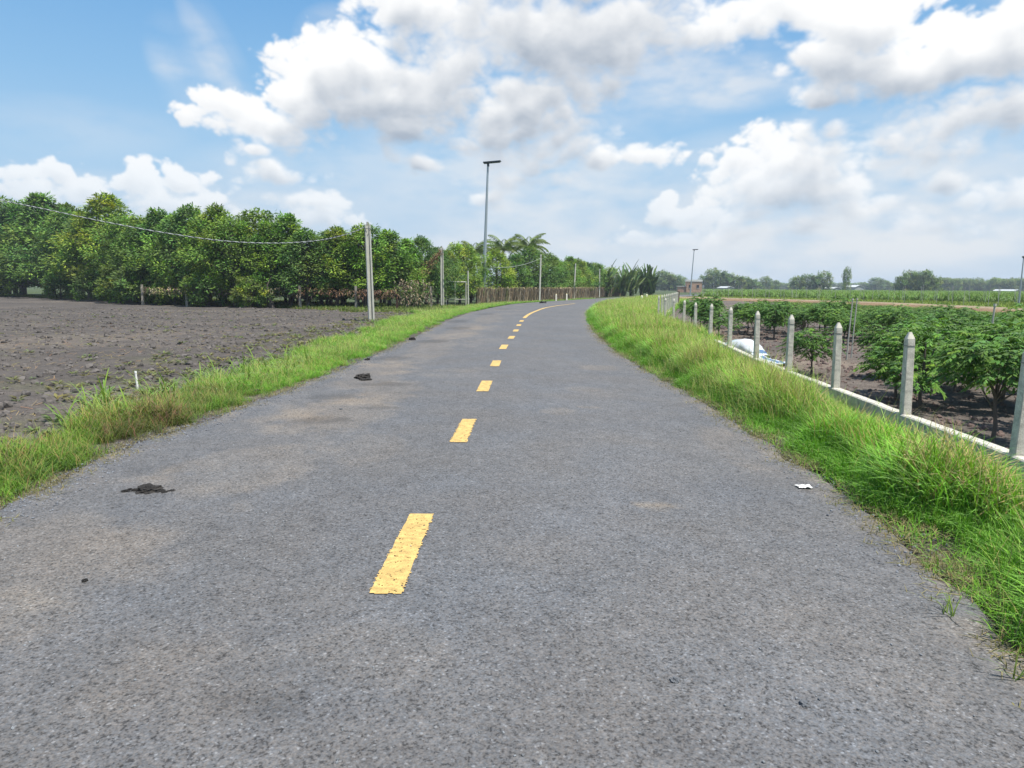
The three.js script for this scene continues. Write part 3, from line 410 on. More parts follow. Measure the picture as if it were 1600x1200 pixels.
  for (let k = 0; k < 7000; k++) { const z = -3 - 30 * r() ** 1.3, x = fenceX(z) + 0.15 + 9 * r() ** 1.3, s = 0.012 + 0.04 * r() ** 3, k2 = 0.7 + 0.6 * r(); cs.push([x, orchardY(x, z) + s * 0.2, z, r() * 6.28, s, k2 * 1.25, k2, k2 * 0.95, r(), r()]); }
  scatter('clods', clods, clodShape, new THREE.MeshStandardMaterial({ color: new THREE.Color().setRGB(0.095, 0.085, 0.078), roughness: 1 }), cs);
  // grass under the trees and at the far edge of the field
  const floor = base('wood_grass', 0, 0, 0); tag(floor, 'sunlit green grass growing under the orchard wood', 'grass', null, 'stuff');
  const big = tuft(9, 22, { spread: 0.4, len: 0.24, wid: 0.02, lean: 0.9, curl: 1, green: [0.15, 0.21, 0.035], seg: 2, dry: 0.3 }), fs = [];
  for (let k = 0; k < 9000; k++) { const z = -42 - 50 * r() ** 1.4, x = fieldEdge(z) + 0.2 + 2.2 * fbm(z * 0.3, 2, 5, 3) + 18 * r() ** 1.2; if (x > leftX(z) - 2.5) continue; if (fbm(x * 0.3, 8, z * 0.3, 2) < -0.12) continue; if (z < -60 && x > leftX(z) - 2) continue; const v = 0.75 + 0.5 * r(); fs.push([x, -0.1, z, r() * 6.28, 0.6 + 0.7 * r(), v, v, v]); }
  scatter('tufts', floor, big, grassMat, fs);
  // gravel along the road's edges
  const stone = new THREE.IcosahedronGeometry(1, 0); stone.deleteAttribute('normal');
  const gs = []; for (let k = 0; k < 6500; k++) { const z = -3.5 - 16 * r() ** 1.2, side = r() < 0.72, x = side ? leftX(z) + 0.28 - 0.42 * (r() + r() - 0.5) : rightX(z) - 0.2 + 0.4 * (r() + r() - 0.5), s = 0.003 + 0.007 * r() ** 2, v = 0.7 + 0.6 * r(); gs.push([x, (side ? x > leftX(z) : x < rightX(z)) ? roadY(x, z) + s * 0.4 : -0.02, z, r() * 6.28, [s * 1.3, s * 0.8, s], v, v, v * 1.05, r() * 3, r() * 3]); }
  for (let k = 0; k < 2600; k++) { const z = -2 - 12 * r() ** 1.3, x = lerp(leftX(z), rightX(z), r()), s = 0.002 + 0.004 * r() ** 2, v = 0.6 + 0.9 * r(); gs.push([x, roadY(x, z) + s * 0.5, z, r() * 6.28, [s * 1.3, s * 0.8, s], v, v, v, r() * 3, r() * 3]); }
  const gravel = scatter('edge_gravel', null, stone, new THREE.MeshStandardMaterial({ color: new THREE.Color().setRGB(0.15, 0.16, 0.17), roughness: 0.95 }), gs); tag(gravel, 'loose blue grey gravel and grit along the road edges and asphalt', 'gravel', null, 'stuff');
}

// ---------------------------------------------------------------- right: young orchard trees in rows behind the posts
{
  function shrub(seed, spread, tall) {
    const r = rng(seed), crown = new Geo(), trunk = new Geo(), o = V3(), d = V3(), s = V3(), leafBase = [0.068, 0.16, 0.018];
    trunk.tube([V3(0, -0.08, 0), V3(0.015, 0.2, 0.01), V3(-0.01, 0.45, 0), V3(0, tall * 0.86, 0.01)], [0.026, 0.02, 0.015, 0.006], 7, [0.09, 0.08, 0.07]);
    const cy = tall * 0.62, ry = tall * 0.42, twigs = 330, lobes = []; for (let k = 0; k < 9; k++) { const a = k * 2.4 + r(), q = spread * (0.35 + 0.35 * r()); lobes.push([Math.cos(a) * q, cy + ry * (r() * 1.3 - 0.5), Math.sin(a) * q, spread * (0.36 + 0.2 * r())]); } lobes.push([0, cy + ry * 0.55, 0, spread * 0.45]);
    for (const [x, y, z] of lobes) trunk.tube([V3(0, 0.3 + 0.2 * r(), 0), V3(x * 0.5, y - 0.16, z * 0.5), V3(x, y, z)], [0.011, 0.008, 0.004], 5, [0.085, 0.08, 0.06]);
    for (let b = 0; b < twigs; b++) {                                  // leafy twigs pointing out of each lobe, their leaves in two drooping ranks
      const [lx, ly, lz, lr] = lobes[b % lobes.length], u = r() * 1.8 - 0.8, a = r() * 6.283, h = Math.sqrt(Math.max(0, 1 - u * u)), q = lr * (0.35 + 0.65 * Math.sqrt(r())), px = lx + Math.cos(a) * h * q, py = ly + u * q * 0.8, pz = lz + Math.sin(a) * h * q, ty = Math.atan2(pz, px) + (r() - 0.5) * 1.6, up = 0.5 * u + 0.3 * (r() - 0.4), tl = 0.1 + 0.1 * r(), bright = tint(leafBase, r, 0.34), young = r() < 0.12;
      for (let m = 0; m < 12; m++) {
        const f = (m + 0.5) / 12, e = m % 2 ? 1 : -1, ly2 = ty + e * (1.1 - 0.6 * f) + (r() - 0.5) * 0.6; o.set(px + Math.cos(ty) * tl * f, py + tl * (up * f - 0.4 * f * f), pz + Math.sin(ty) * tl * f);
        d.set(Math.cos(ly2), -0.1 - 0.75 * r() + 0.5 * up, Math.sin(ly2)).normalize(); s.set(-d.z, (r() - 0.5) * 1.2, d.x).normalize();
        const c = tint(bright, r, 0.22); if (young) { c[0] *= 1.55; c[1] *= 1.35; } crown.leaf(o, d, s, 0.05 + 0.03 * r(), 0.0115 + 0.005 * r(), c, 0.3, 0.12);
      }
    }
    return { crown: crown.build(), trunk: trunk.build() };
  }
  const mats = [leafMat(1.05, 1.05, 1, 0.35), leafMat(1.25, 1.2, 1, 0.35), leafMat(0.9, 0.95, 0.95, 0.35)];
  const shapes = [0, 1, 2, 3, 4].map((k) => treeThing('young_tree', shrub(200 + k, 0.5 + 0.05 * (k % 3), 1.0 + 0.05 * (k % 2)), mats[0])), used = new Set(), r = rng(83);
  const near = [[4.86, -7.05, 1.0, 'nearest young tree, close behind the low wall at the right edge'], [6.2, -7.6, 1.05, 'bushy young tree just behind the nearest one at the right edge'], [5.36, -9.2, 1.05, 'bushy young tree between the two nearest whole posts'], [5.55, -10.15, 0.92, 'young tree close behind its bushy neighbour past the second whole post'], [5.3, -12.5, 0.78, 'small slim young tree with bare trunk, standing alone before the first row']];
  near.push([6.7, -9.6, 1.02, 'young tree in the second row between the two nearest whole posts'], [7.6, -8.6, 1.05, 'young tree in the second row close to the right edge']);
  near.forEach(([x, z, s, label], k) => tag(place(shapes[k % 5], used, x, z, k * 1.3, s, mats[k === 2 ? 1 : 0], orchardY(x, z)), label, 'young tree', 'young orchard trees'));
  for (let row = 0; row < 7; row++) for (let k = 0; k < 17; k++) {
    const z0 = -3.2 - k * 1.6 - (row % 2) * 0.7 + (r() - 0.5) * 0.5, x = fenceX(z0) + 1 + row * 1.4 + (r() - 0.5) * 0.4, z = z0 - row * 0.2;
    if (row === 0 && z > -22) continue; if (row === 1 && ((z < -12.5 && z > -20) || z > -8.6)) continue; if (row === 2 && z < -14 && z > -18) continue;
    if (z < -28 || z > -3 - row * 1.1 || x / -z > 0.84) continue;
    const s = (0.86 + 0.26 * r()) * (row > 3 ? 0.86 : 1), far = z < -19 || row > 4;
    tag(place(shapes[(row * 2 + k) % 5], used, x, z, r() * 6.28, [s * (0.94 + 0.2 * r()), s * (0.88 + 0.12 * r()), s * 1.02], mats[(row + k * 2) % 3], orchardY(x, z)), far ? `young tree in the far orchard, ${ORD[k]} along row ${['one', 'two', 'three', 'four', 'five', 'six', 'seven'][row]} from the posts` : `young leafy tree, ${ORD[k]} along row ${['one', 'two', 'three', 'four', 'five', 'six', 'seven'][row]} behind the concrete posts`, 'young tree', 'young orchard trees');
  }
}

{
  const r = rng(91), m = tuft(31, 14, { spread: 0.3, len: 0.2, wid: 0.012, lean: 0.9, curl: 1, green: [0.14, 0.24, 0.03], seg: 2, dry: 0.12 }), list = [];
  for (let k = 0; k < 9000; k++) { const z = -4 - 80 * r(), x = fenceX(Math.max(z, -70)) + 9.5 + 20 * r() + 2 * fbm(z * 0.3, 1, 2, 2); if (x > trackIn(z) - 0.2 || x / -z > 0.9 || x < rightX(z) + 4) continue; const v = 0.8 + 0.4 * r(); list.push([x, -0.06, z, r() * 6.28, 0.7 + 0.6 * r(), v, v, v]); }
  tag(scatter('meadow_grass', null, m, grassMat, list), 'low green grass between the orchard and the orange dirt track', 'grass', null, 'stuff');
}

// ---------------------------------------------------------------- far right: crops, stakes, distant trees and buildings
{
  const r = rng(301);
  const cropTuft = (seed, len, wid, green) => tuft(seed, 9, { spread: 0.3, len, wid, lean: 0.45, curl: 1.2, green, seg: 3, dry: 0.04 });
  const field = (name, label, geo, n, inside, size) => { const list = []; for (let k = 0; list.length < n && k < n * 6; k++) { const d = 45 + 260 * r() ** 1.6, a = (9 + 34 * r()) * Math.PI / 180, x = Math.sin(a) * d, z = -Math.cos(a) * d; if (!inside(x, z, d, a)) continue; const v = 0.8 + 0.4 * r() + 0.25 * noise3(x * 0.05, 2, z * 0.05), s = size * (0.85 + 0.3 * r()), w = s * (1 + d * 0.004); list.push([x, -0.12, z, r() * 6.28, [w, s, w], v, v, v]); } tag(scatter(name, null, geo, grassMat, list), label, 'crop', null, 'stuff'); };
  const past = (x, z) => z < -103 ? x > rightX(z) + 4 : x > trackIn(z) + 7.5;
  const beyond = (x, z, w) => { const d = Math.hypot(x, z), a = Math.atan2(x, -z) * 180 / Math.PI; return d > w + 26 * sstep(34, 12, a); };
  field('tall_crop', 'tall green field crop in a long band before the distant trees', cropTuft(21, 1.2, 0.05, [0.15, 0.26, 0.035]), 15000, (x, z) => past(x, z) && beyond(x, z, 92), 0.92);
  field('low_crop', 'low bright green crop between the dirt track and the tall crop', cropTuft(22, 0.5, 0.04, [0.2, 0.3, 0.035]), 9000, (x, z) => past(x, z) && !beyond(x, z, 96), 0.8);
  // slim support stakes standing in the crop
  const stake = base('crop_stake', 0, 0, 0); { const g = new Geo(); g.tube([V3(0, 0, 0), V3(0.01, 0.8, 0), V3(0, 1.7, 0.01)], [0.022, 0.02, 0.018], 6, [0.34, 0.34, 0.3]); mesh('rod', g.build(), new THREE.MeshStandardMaterial({ vertexColors: true, roughness: 0.8 }), stake); const c = new THREE.CylinderGeometry(0.03, 0.03, 0.05, 8); c.translate(0, 1.72, 0.01); mesh('cap', c, new THREE.MeshStandardMaterial({ color: 0xb8b6aa, roughness: 0.8 }), stake); }
  let first = true;
  for (let row = 0; row < 4; row++) for (let k = 0; k < 24; k++) { const a = (15 + k * 0.92 + (r() - 0.5) * 0.5) * Math.PI / 180, d = lerp(104, 58, k / 23) + row * 11 + (r() - 0.5) * 3, x = Math.sin(a) * d, z = -Math.cos(a) * d, s = 0.85 + 0.3 * r(); if (!past(x, z)) continue; const o = first ? stake : copy(stake, 0, 0, 0, 0, 1); first = false; o.position.set(x, -0.1, z); o.rotation.set(0, r() * 6, (r() - 0.5) * 0.08); o.scale.set(1, s, 1); tag(o, 'slim pale stake standing upright in the green crop beyond the track', 'stake', 'stakes in the crop'); }
  // bamboo poles holding young trees in the orchard
  [[7.33, -15.5, 'thin pale stake rising among the orchard crowns near the middle posts'], [7.62, -15.9, 'second thin stake beside its twin among the orchard crowns'], [7.25, -10.8, 'pale pole standing among the young trees near the right edge']].forEach(([x, z, label]) => { const o = copy(stake, x, -0.08, z, 0, [0.7, 0.78, 0.7]); tag(o, label, 'stake', 'stakes in the orchard'); });

  // distant trees
  const egg = (t) => Math.sqrt(Math.max(0.06, 1 - (1.7 * t - 0.8) ** 2)), used = new Set();
  const far = [0, 1, 2].map((k) => treeThing('distant_tree', treeShape(320 + k, { height: 8, radius: 4.2, low: 0.06, clumps: 60, leaves: 46, size: 0.75, green: [[0.14, 0.22, 0.05], [0.16, 0.24, 0.05], [0.12, 0.2, 0.055]][k], profile: egg }), leafMat(1, 1, 1)));
  const put = (px, d, h, w, k, label, group) => { const x = ((px - 800) / 1110) * d; tag(place(far[k], used, x, -d, px, [w, h / 8, w], null, -0.2), label, 'tree', group); };
  [[1030, 9], [1042, 8], [1052, 7], [1098, 7], [1110, 10], [1122, 9], [1132, 8], [1146, 7], [1158, 6.5], [1170, 5.5]].forEach(([px, h], k) => put(px, 330, h, 0.95, k % 3, `distant tree, ${ORD[k]} along the tree line behind the brick building`, 'tree line behind the brick building'));
  put(1192, 420, 8, 0.9, 1, 'small round distant tree alone between tree line and palm', 'distant trees'); put(1206, 430, 6, 0.8, 0, 'tiny low distant tree beside the small round one', 'distant trees');
  [[1240, 8], [1256, 9], [1270, 8.5], [1282, 10.5]].forEach(([px, h], k) => put(px, 300, h * 0.8, 0.8, (k + 1) % 3, `distant tree in the small grove, ${ORD[k]} from its palm`, 'small distant grove'));
  put(1316, 260, 9, 0.36, 1, 'tall slim distant tree with open crown standing alone on the skyline', 'distant trees'); put(1362, 480, 8.5, 1.4, 2, 'low hazy distant tree beside the white roof', 'distant trees'); put(1375, 490, 7, 1.2, 0, 'hazier distant tree just right of the one by the white roof', 'distant trees');
  [[1402, 6.5], [1414, 8.5], [1426, 8], [1438, 8.8], [1448, 6.6]].forEach(([px, h], k) => put(px, 250, h * 0.9, 0.72, k % 3, `tree in the rounded grove on the right skyline, ${ORD[k]} from its left side`, 'rounded distant grove'));
  { const list = []; for (let k = 0; k < 260; k++) { const px = 1450 + 420 * r(), d = 420 + 120 * r(), x = ((px - 800) / 1110) * d, v = 0.8 + 0.4 * r(); list.push([x, -0.2, -d, r() * 6.28, [0.85 + 0.3 * r(), 0.85 + 0.2 * r(), 0.85], v, v, v]); } for (let k = 0; k < 110; k++) { const px = 1160 + 290 * r(), d = 620 + 120 * r(), x = ((px - 800) / 1110) * d; list.push([x, -0.2, -d, r() * 6.28, [1.1, 0.7 + 0.2 * r(), 1.1], 0.9, 0.95, 1]); } for (let k = 0; k < 70; k++) { const px = 620 + 440 * r(), d = 480 + 80 * r(), x = ((px - 800) / 1110) * d; list.push([x, -0.2, -d, r() * 6.28, [1.1, 0.9 + 0.3 * r(), 1.1], 0.9, 0.95, 1]); } tag(scatter('distant_wood', null, far[1].children[1].geometry, leafMat(1, 1, 1), list), 'hazy level band of distant woodland on the horizon', 'woodland', null, 'stuff'); }
  // buildings
  const wallMat = (c, seed) => { const n = tileNoise(256, 14, seed), t = texture(256, (x, y) => { const k = 1 + 0.35 * n(x, y); return [toS(c[0] * k), toS(c[1] * k), toS(c[2] * k)]; }, true); return new THREE.MeshStandardMaterial({ map: t, roughness: 0.95 }); };
  const boxAt = (w, h, d, x, y, z) => new THREE.BoxGeometry(w, h, d).translate(x, y, z);
  { const b = base('brick_building', 57.5, -0.15, -230, -0.15); b.scale.setScalar(0.86); mesh('wall', boxAt(5.6, 4, 5, 0.6, 2, 0), wallMat([0.4, 0.25, 0.17], 3), b); mesh('parapet', boxAt(5.9, 0.7, 5.3, 0.6, 4.33, 0), wallMat([0.66, 0.64, 0.6], 4), b); mesh('annex', boxAt(3, 2.1, 4, -3.75, 1.05, 0), wallMat([0.34, 0.2, 0.14], 5), b); mesh('annex_roof', boxAt(3.3, 0.18, 4.4, -3.8, 2.2, 0), wallMat([0.6, 0.58, 0.54], 6), b); for (const x of [-0.9, 1.9]) { const w = mesh('window', boxAt(0.9, 1.1, 0.08, x, 2.2, 2.53), new THREE.MeshStandardMaterial({ color: 0x23282c, roughness: 0.3 }), b); mesh('frame', boxAt(1.06, 0.1, 0.12, x, 1.6, 2.55), wallMat([0.6, 0.6, 0.58], 7), w); } tag(b, 'square orange brick building with pale parapet before the distant tree line', 'building'); }
  const shed = (px, d, w, h, label) => { const g = base('white_shed', ((px - 800) / 1110) * d, -0.15, -d, 0.2), s = new THREE.Shape([new THREE.Vector2(-w / 2, 0), new THREE.Vector2(w / 2, 0), new THREE.Vector2(w / 2, h * 0.7), new THREE.Vector2(0, h), new THREE.Vector2(-w / 2, h * 0.7)]); mesh('wall', new THREE.ExtrudeGeometry(s, { depth: 8, bevelEnabled: false }).translate(0, 0, -8), new THREE.MeshStandardMaterial({ color: 0x9a9c98, roughness: 0.9 }), g); for (const e of [-1, 1]) { const q = new THREE.BoxGeometry(Math.hypot(w / 2 + 0.3, h * 0.32), 0.12, 8.6); q.rotateZ(-e * Math.atan2(h * 0.3, w / 2)); q.translate(e * w * 0.26, h * 0.87, -4); mesh('roof', q, new THREE.MeshStandardMaterial({ color: 0xb4b8b8, roughness: 0.7 }), g); } tag(g, label, 'shed', 'distant white sheds'); };
  shed(1137, 300, 3.6, 2, 'low white roofed shed below the distant tree line'); shed(1337, 330, 4.5, 3, 'small bright white shed beside the tall slim distant tree'); shed(1303, 340, 4, 2, 'long low pale shed left of the tall slim distant tree'); shed(1582, 230, 1.9, 1.5, 'little white hut beside the lamp at the right edge');
}

// ---------------------------------------------------------------- right: concrete posts on their low wall
const concreteTex = (() => { const n = tileNoise(512, 10, 6), f = stones(512, 5, 51), m = tileNoise(512, 40, 8); return texture(512, (x, y) => { const k = (0.9 + 0.22 * f(x, y)[2]) * (1 + 0.4 * n(x, y) + 0.2 * m(x, y)); return [toS(0.45 * k), toS(0.43 * k), toS(0.37 * k)]; }, true, 1.6); })();
const concreteBump = (() => { const f = stones(512, 7, 52); return texture(512, (x, y) => 140 - 90 * f(x, y)[0], false, 1.6, 1); })();
const concrete = new THREE.MeshStandardMaterial({ map: concreteTex, bumpMap: concreteBump, bumpScale: 0.004, roughness: 0.93 });
function postShape(h, a, b, cap) {            // square post with chamfered corners, slight taper and a pointed head
  const g = new THREE.BufferGeometry(), p = [], uv = [], ix = [], lv = [[0, a], [h - cap, b], [h, 0.012]];
  lv.forEach(([y, w], j) => { for (let i = 0; i <= 8; i++) { const k = Math.floor(i / 2) % 4, c = w * 0.82, q = [[w, -c], [w, c], [c, w], [-c, w], [-w, c], [-w, -c], [-c, -w], [c, -w]][i % 8]; p.push(q[0], y, q[1]); uv.push(i * 0.06, y); } if (j) for (let i = 0; i < 8; i++) { const s = (j - 1) * 9 + i; ix.push(s, s + 9, s + 1, s + 1, s + 9, s + 10); } });
  g.setAttribute('position', new THREE.Float32BufferAttribute(p, 3)); g.setAttribute('uv', new THREE.Float32BufferAttribute(uv, 2)); g.setIndex(ix); const f = g.toNonIndexed(); f.computeVertexNormals(); return f;
}
{
  const r = rng(401), zs = [-3.5, -5.38, -7.17, -9.05, -10.93, -12.9, -15.6, -18.2, -20.7, -23.3, -26, -28.6, -31, -33.1, -35.1, -37.1, -39.1, -41.1, -43.1, -45.1, -47.1, -49.1, -51.1, -53.1];
  const proto = base('fence_post', 0, 0, 0); mesh('shaft', postShape(0.86, 0.044, 0.039, 0.07), concrete, proto); { const t = new THREE.TorusGeometry(0.06, 0.003, 5, 4); t.rotateX(Math.PI / 2); t.rotateY(Math.PI / 4); t.translate(0, 0.72, 0); mesh('tie_wire', t, new THREE.MeshStandardMaterial({ color: 0x6a6a66, metalness: 0.6, roughness: 0.5 }), proto); }
  zs.forEach((z, k) => {
    const x = fenceX(z), a = Math.atan2(fenceX(z - 0.5) - fenceX(z + 0.5), 1), o = k ? copy(proto, 0, 0, 0, 0, 1) : proto; o.position.set(x, k > 11 ? -0.02 : 0.22, z); o.rotation.set((r() - 0.5) * 0.03, -a, (r() - 0.5) * 0.035); o.scale.set(1, k > 11 ? 1.36 : 1 + (r() - 0.5) * 0.04, 1);
    tag(o, k > 12 ? `grey concrete post in the close-packed far run, ${ORD[k - 12]} from its near end` : k === 0 ? 'grey concrete post on the wall just outside the right edge' : k === 12 ? 'tall grey post at the near end of the close-packed far run' : `grey pointed concrete post, ${ORD[k - 1]} from the right edge along the low wall`, 'post', 'concrete posts along the orchard');
  });
  // low wall under the posts
  const wall = base('low_wall', 0, 0, 0), seg = (z0, z1, hgt, name) => { const n = 14, p = [], uv = [], ix = [], w = 0.06; for (let j = 0; j <= n; j++) { const z = lerp(z0, z1, j / n), x = fenceX(z), h = hgt + 0.008 * noise3(x * 3, 1, z * 3), bev = 0.012, prof = [[-w, -0.12], [-w, h - bev], [-w + bev, h], [w - bev, h], [w, h - bev], [w, -0.12]]; prof.forEach(([q, y]) => { p.push(x + q, y, z); uv.push(-z + q, y + q * 2); }); if (j) for (let i = 0; i < 5; i++) { const s = (j - 1) * 6 + i; ix.push(s, s + 6, s + 1, s + 1, s + 6, s + 7); } } const g = new THREE.BufferGeometry(); g.setAttribute('position', new THREE.Float32BufferAttribute(p, 3)); g.setAttribute('uv', new THREE.Float32BufferAttribute(uv, 2)); g.setIndex(ix); const f = g.toNonIndexed(); f.computeVertexNormals(); mesh(name, f, concrete, wall); };
  for (let k = 0; k < zs.length - 1; k++) seg(k ? zs[k] + (k % 2 ? -0.006 : -0.004) : 2, zs[k + 1] + 0.004, 0.232 - 0.004 * (k % 2) + (k > 11 ? -0.04 : 0), 'wall_panel');
  tag(wall, 'long low concrete wall carrying the posts beside the orchard', 'wall');
  const endPost = base('timber_post', 12.75, -0.05, -55); mesh('shaft', postShape(1.25, 0.07, 0.066, 0.02), new THREE.MeshStandardMaterial({ color: 0x4a3c30, roughness: 0.95 }), endPost); mesh('foot', new THREE.CylinderGeometry(0.1, 0.13, 0.14, 8).translate(0, 0.03, 0), concrete, endPost); tag(endPost, 'dark brown timber post ending the far run of concrete posts', 'post');
}
// white and blue woven sacks behind the posts
{
  const n = 40, m = 26, W = 512, stripe = texture(W, (() => { const wv = tileNoise(W, 20, 3), fine = stones(W, 4, 61); return (x, y) => { const u = x / W, k = 0.9 + 0.12 * fine(x, y)[2] + 0.12 * wv(x, y), cyan = u > 0.1 && u < 0.19 ? 0.75 : u > 0.3 && u < 0.36 ? 0.9 : u > 0.22 && u < 0.25 ? 0.4 : 0, blue = u > 0.86 && u < 0.95 ? 1 : 0; return [toS(lerp(lerp(0.46, 0.2, cyan), 0.05, blue) * k), toS(lerp(lerp(0.49, 0.4, cyan), 0.12, blue) * k), toS(lerp(lerp(0.52, 0.46, cyan), 0.26, blue) * k)]; }; })(), true);
  const cloth = new THREE.MeshStandardMaterial({ map: stripe, roughness: 0.7, side: THREE.DoubleSide });
  const sack = (name, L, hgt, dep, seed, cut) => { const p = [], uv = [], ix = []; for (let i = 0; i <= n; i++) for (let j = 0; j <= m; j++) { const u = i / n, a = (j / m) * Math.PI * 2, full = Math.pow(Math.sin(Math.PI * clamp(0.04 + 0.92 * u)), 0.42) * (1 - cut * sstep(0.6, 1, u)), y0 = Math.sin(a), f = 0.06 * noise3(u * 7 + seed, Math.cos(a) * 1.6, y0 * 1.6) + 0.035 * noise3(u * 18 + seed, Math.cos(a) * 4, y0 * 4); p.push((u - 0.5) * L + f * 0.4, Math.max(0.005, hgt * 0.5 + y0 * hgt * 0.5 * full * (1 + f * 2.4) - hgt * 0.5 * (1 - full) * 0.9), Math.cos(a) * dep * (0.55 + 0.45 * full) * (1 + f * 2)); uv.push(u, j / m); if (i && j) { const k = i * (m + 1) + j; ix.push(k, k - 1, k - m - 2, k, k - m - 2, k - m - 1); } } const g = new THREE.BufferGeometry(); g.setAttribute('position', new THREE.Float32BufferAttribute(p, 3)); g.setAttribute('uv', new THREE.Float32BufferAttribute(uv, 2)); g.setIndex(ix); g.computeVertexNormals(); return g; };
  const s = base('woven_sack', 5.14, -0.03, -15.7, -1.15); mesh('body', sack('body', 1.3, 0.4, 0.27, 3, 0.5), cloth, s); { const g = new Geo(); g.tube([V3(-0.6, 0.12, 0), V3(-0.68, 0.16, 0.02), V3(-0.72, 0.13, 0.05)], [0.05, 0.03, 0.07], 9, [0.6, 0.62, 0.62]); mesh('tied_neck', g.build(), new THREE.MeshStandardMaterial({ vertexColors: true, roughness: 0.8 }), s); } tag(s, 'bulging white woven sack with pale blue stripes lying behind the posts', 'sack');
  const t = base('plastic_sheet', 5.2, -0.03, -14.3, -0.7), p = [], ix = [], c = []; for (let i = 0; i <= 22; i++) for (let j = 0; j <= 14; j++) { const u = i / 22, v = j / 14, f = noise3(u * 5, v * 5, 2); p.push((u - 0.5) * 0.62, 0.03 + 0.16 * (1 - u) ** 2 + 0.05 * Math.abs(f) + 0.03 * noise3(u * 11, v * 11, 5), (v - 0.5) * 0.42 + 0.04 * f); const b = v > 0.25 && v < 0.62 && u > 0.2 ? 1 : 0; c.push(b ? 0.05 : 0.46, b ? 0.12 : 0.49, b ? 0.27 : 0.52); if (i && j) { const k = i * 15 + j; ix.push(k, k - 1, k - 16, k, k - 16, k - 15); } } const g = new THREE.BufferGeometry(); g.setAttribute('position', new THREE.Float32BufferAttribute(p, 3)); g.setAttribute('color', new THREE.Float32BufferAttribute(c, 3)); g.setIndex(ix); g.computeVertexNormals(); mesh('sheet', g, new THREE.MeshStandardMaterial({ vertexColors: true, roughness: 0.55, side: THREE.DoubleSide }), t); tag(t, 'crumpled white and dark blue plastic sheet beside the woven sack', 'sheet');
  const w = base('small_bag', 4.98, -0.02, -16.8, -0.5); mesh('body', sack('bag', 0.32, 0.2, 0.12, 9, 0.2), new THREE.MeshStandardMaterial({ color: 0xc4c9bd, roughness: 0.8 }), w); { const q = new THREE.ConeGeometry(0.05, 0.09, 9); q.rotateZ(1.3); q.translate(-0.16, 0.1, 0); mesh('tied_neck', q, new THREE.MeshStandardMaterial({ color: 0xb9beb2, roughness: 0.85 }), w); } tag(w, 'small pale bag in the grass left of the woven sack', 'bag');
}

// ---------------------------------------------------------------- left: poles, cable, lamp, gate, fences
const paleConcrete = new THREE.MeshStandardMaterial({ map: concreteTex, bumpMap: concreteBump, bumpScale: 0.004, roughness: 0.92, color: new THREE.Color(0.95, 0.98, 1) });
const steel = new THREE.MeshStandardMaterial({ color: new THREE.Color().setRGB(0.36, 0.4, 0.42), metalness: 0.55, roughness: 0.42 });
const darkMetal = new THREE.MeshStandardMaterial({ color: 0x3d464b, metalness: 0.5, roughness: 0.5 });
function taper(w0, d0, w1, d1, h) { const g = new THREE.BoxGeometry(1, h, 1, 1, 6, 1).translate(0, h / 2, 0), p = g.attributes.position; for (let i = 0; i < p.count; i++) { const t = p.getY(i) / h; p.setX(i, p.getX(i) * lerp(w0, w1, t)); p.setZ(i, p.getZ(i) * lerp(d0, d1, t)); } g.computeVertexNormals(); return g; }
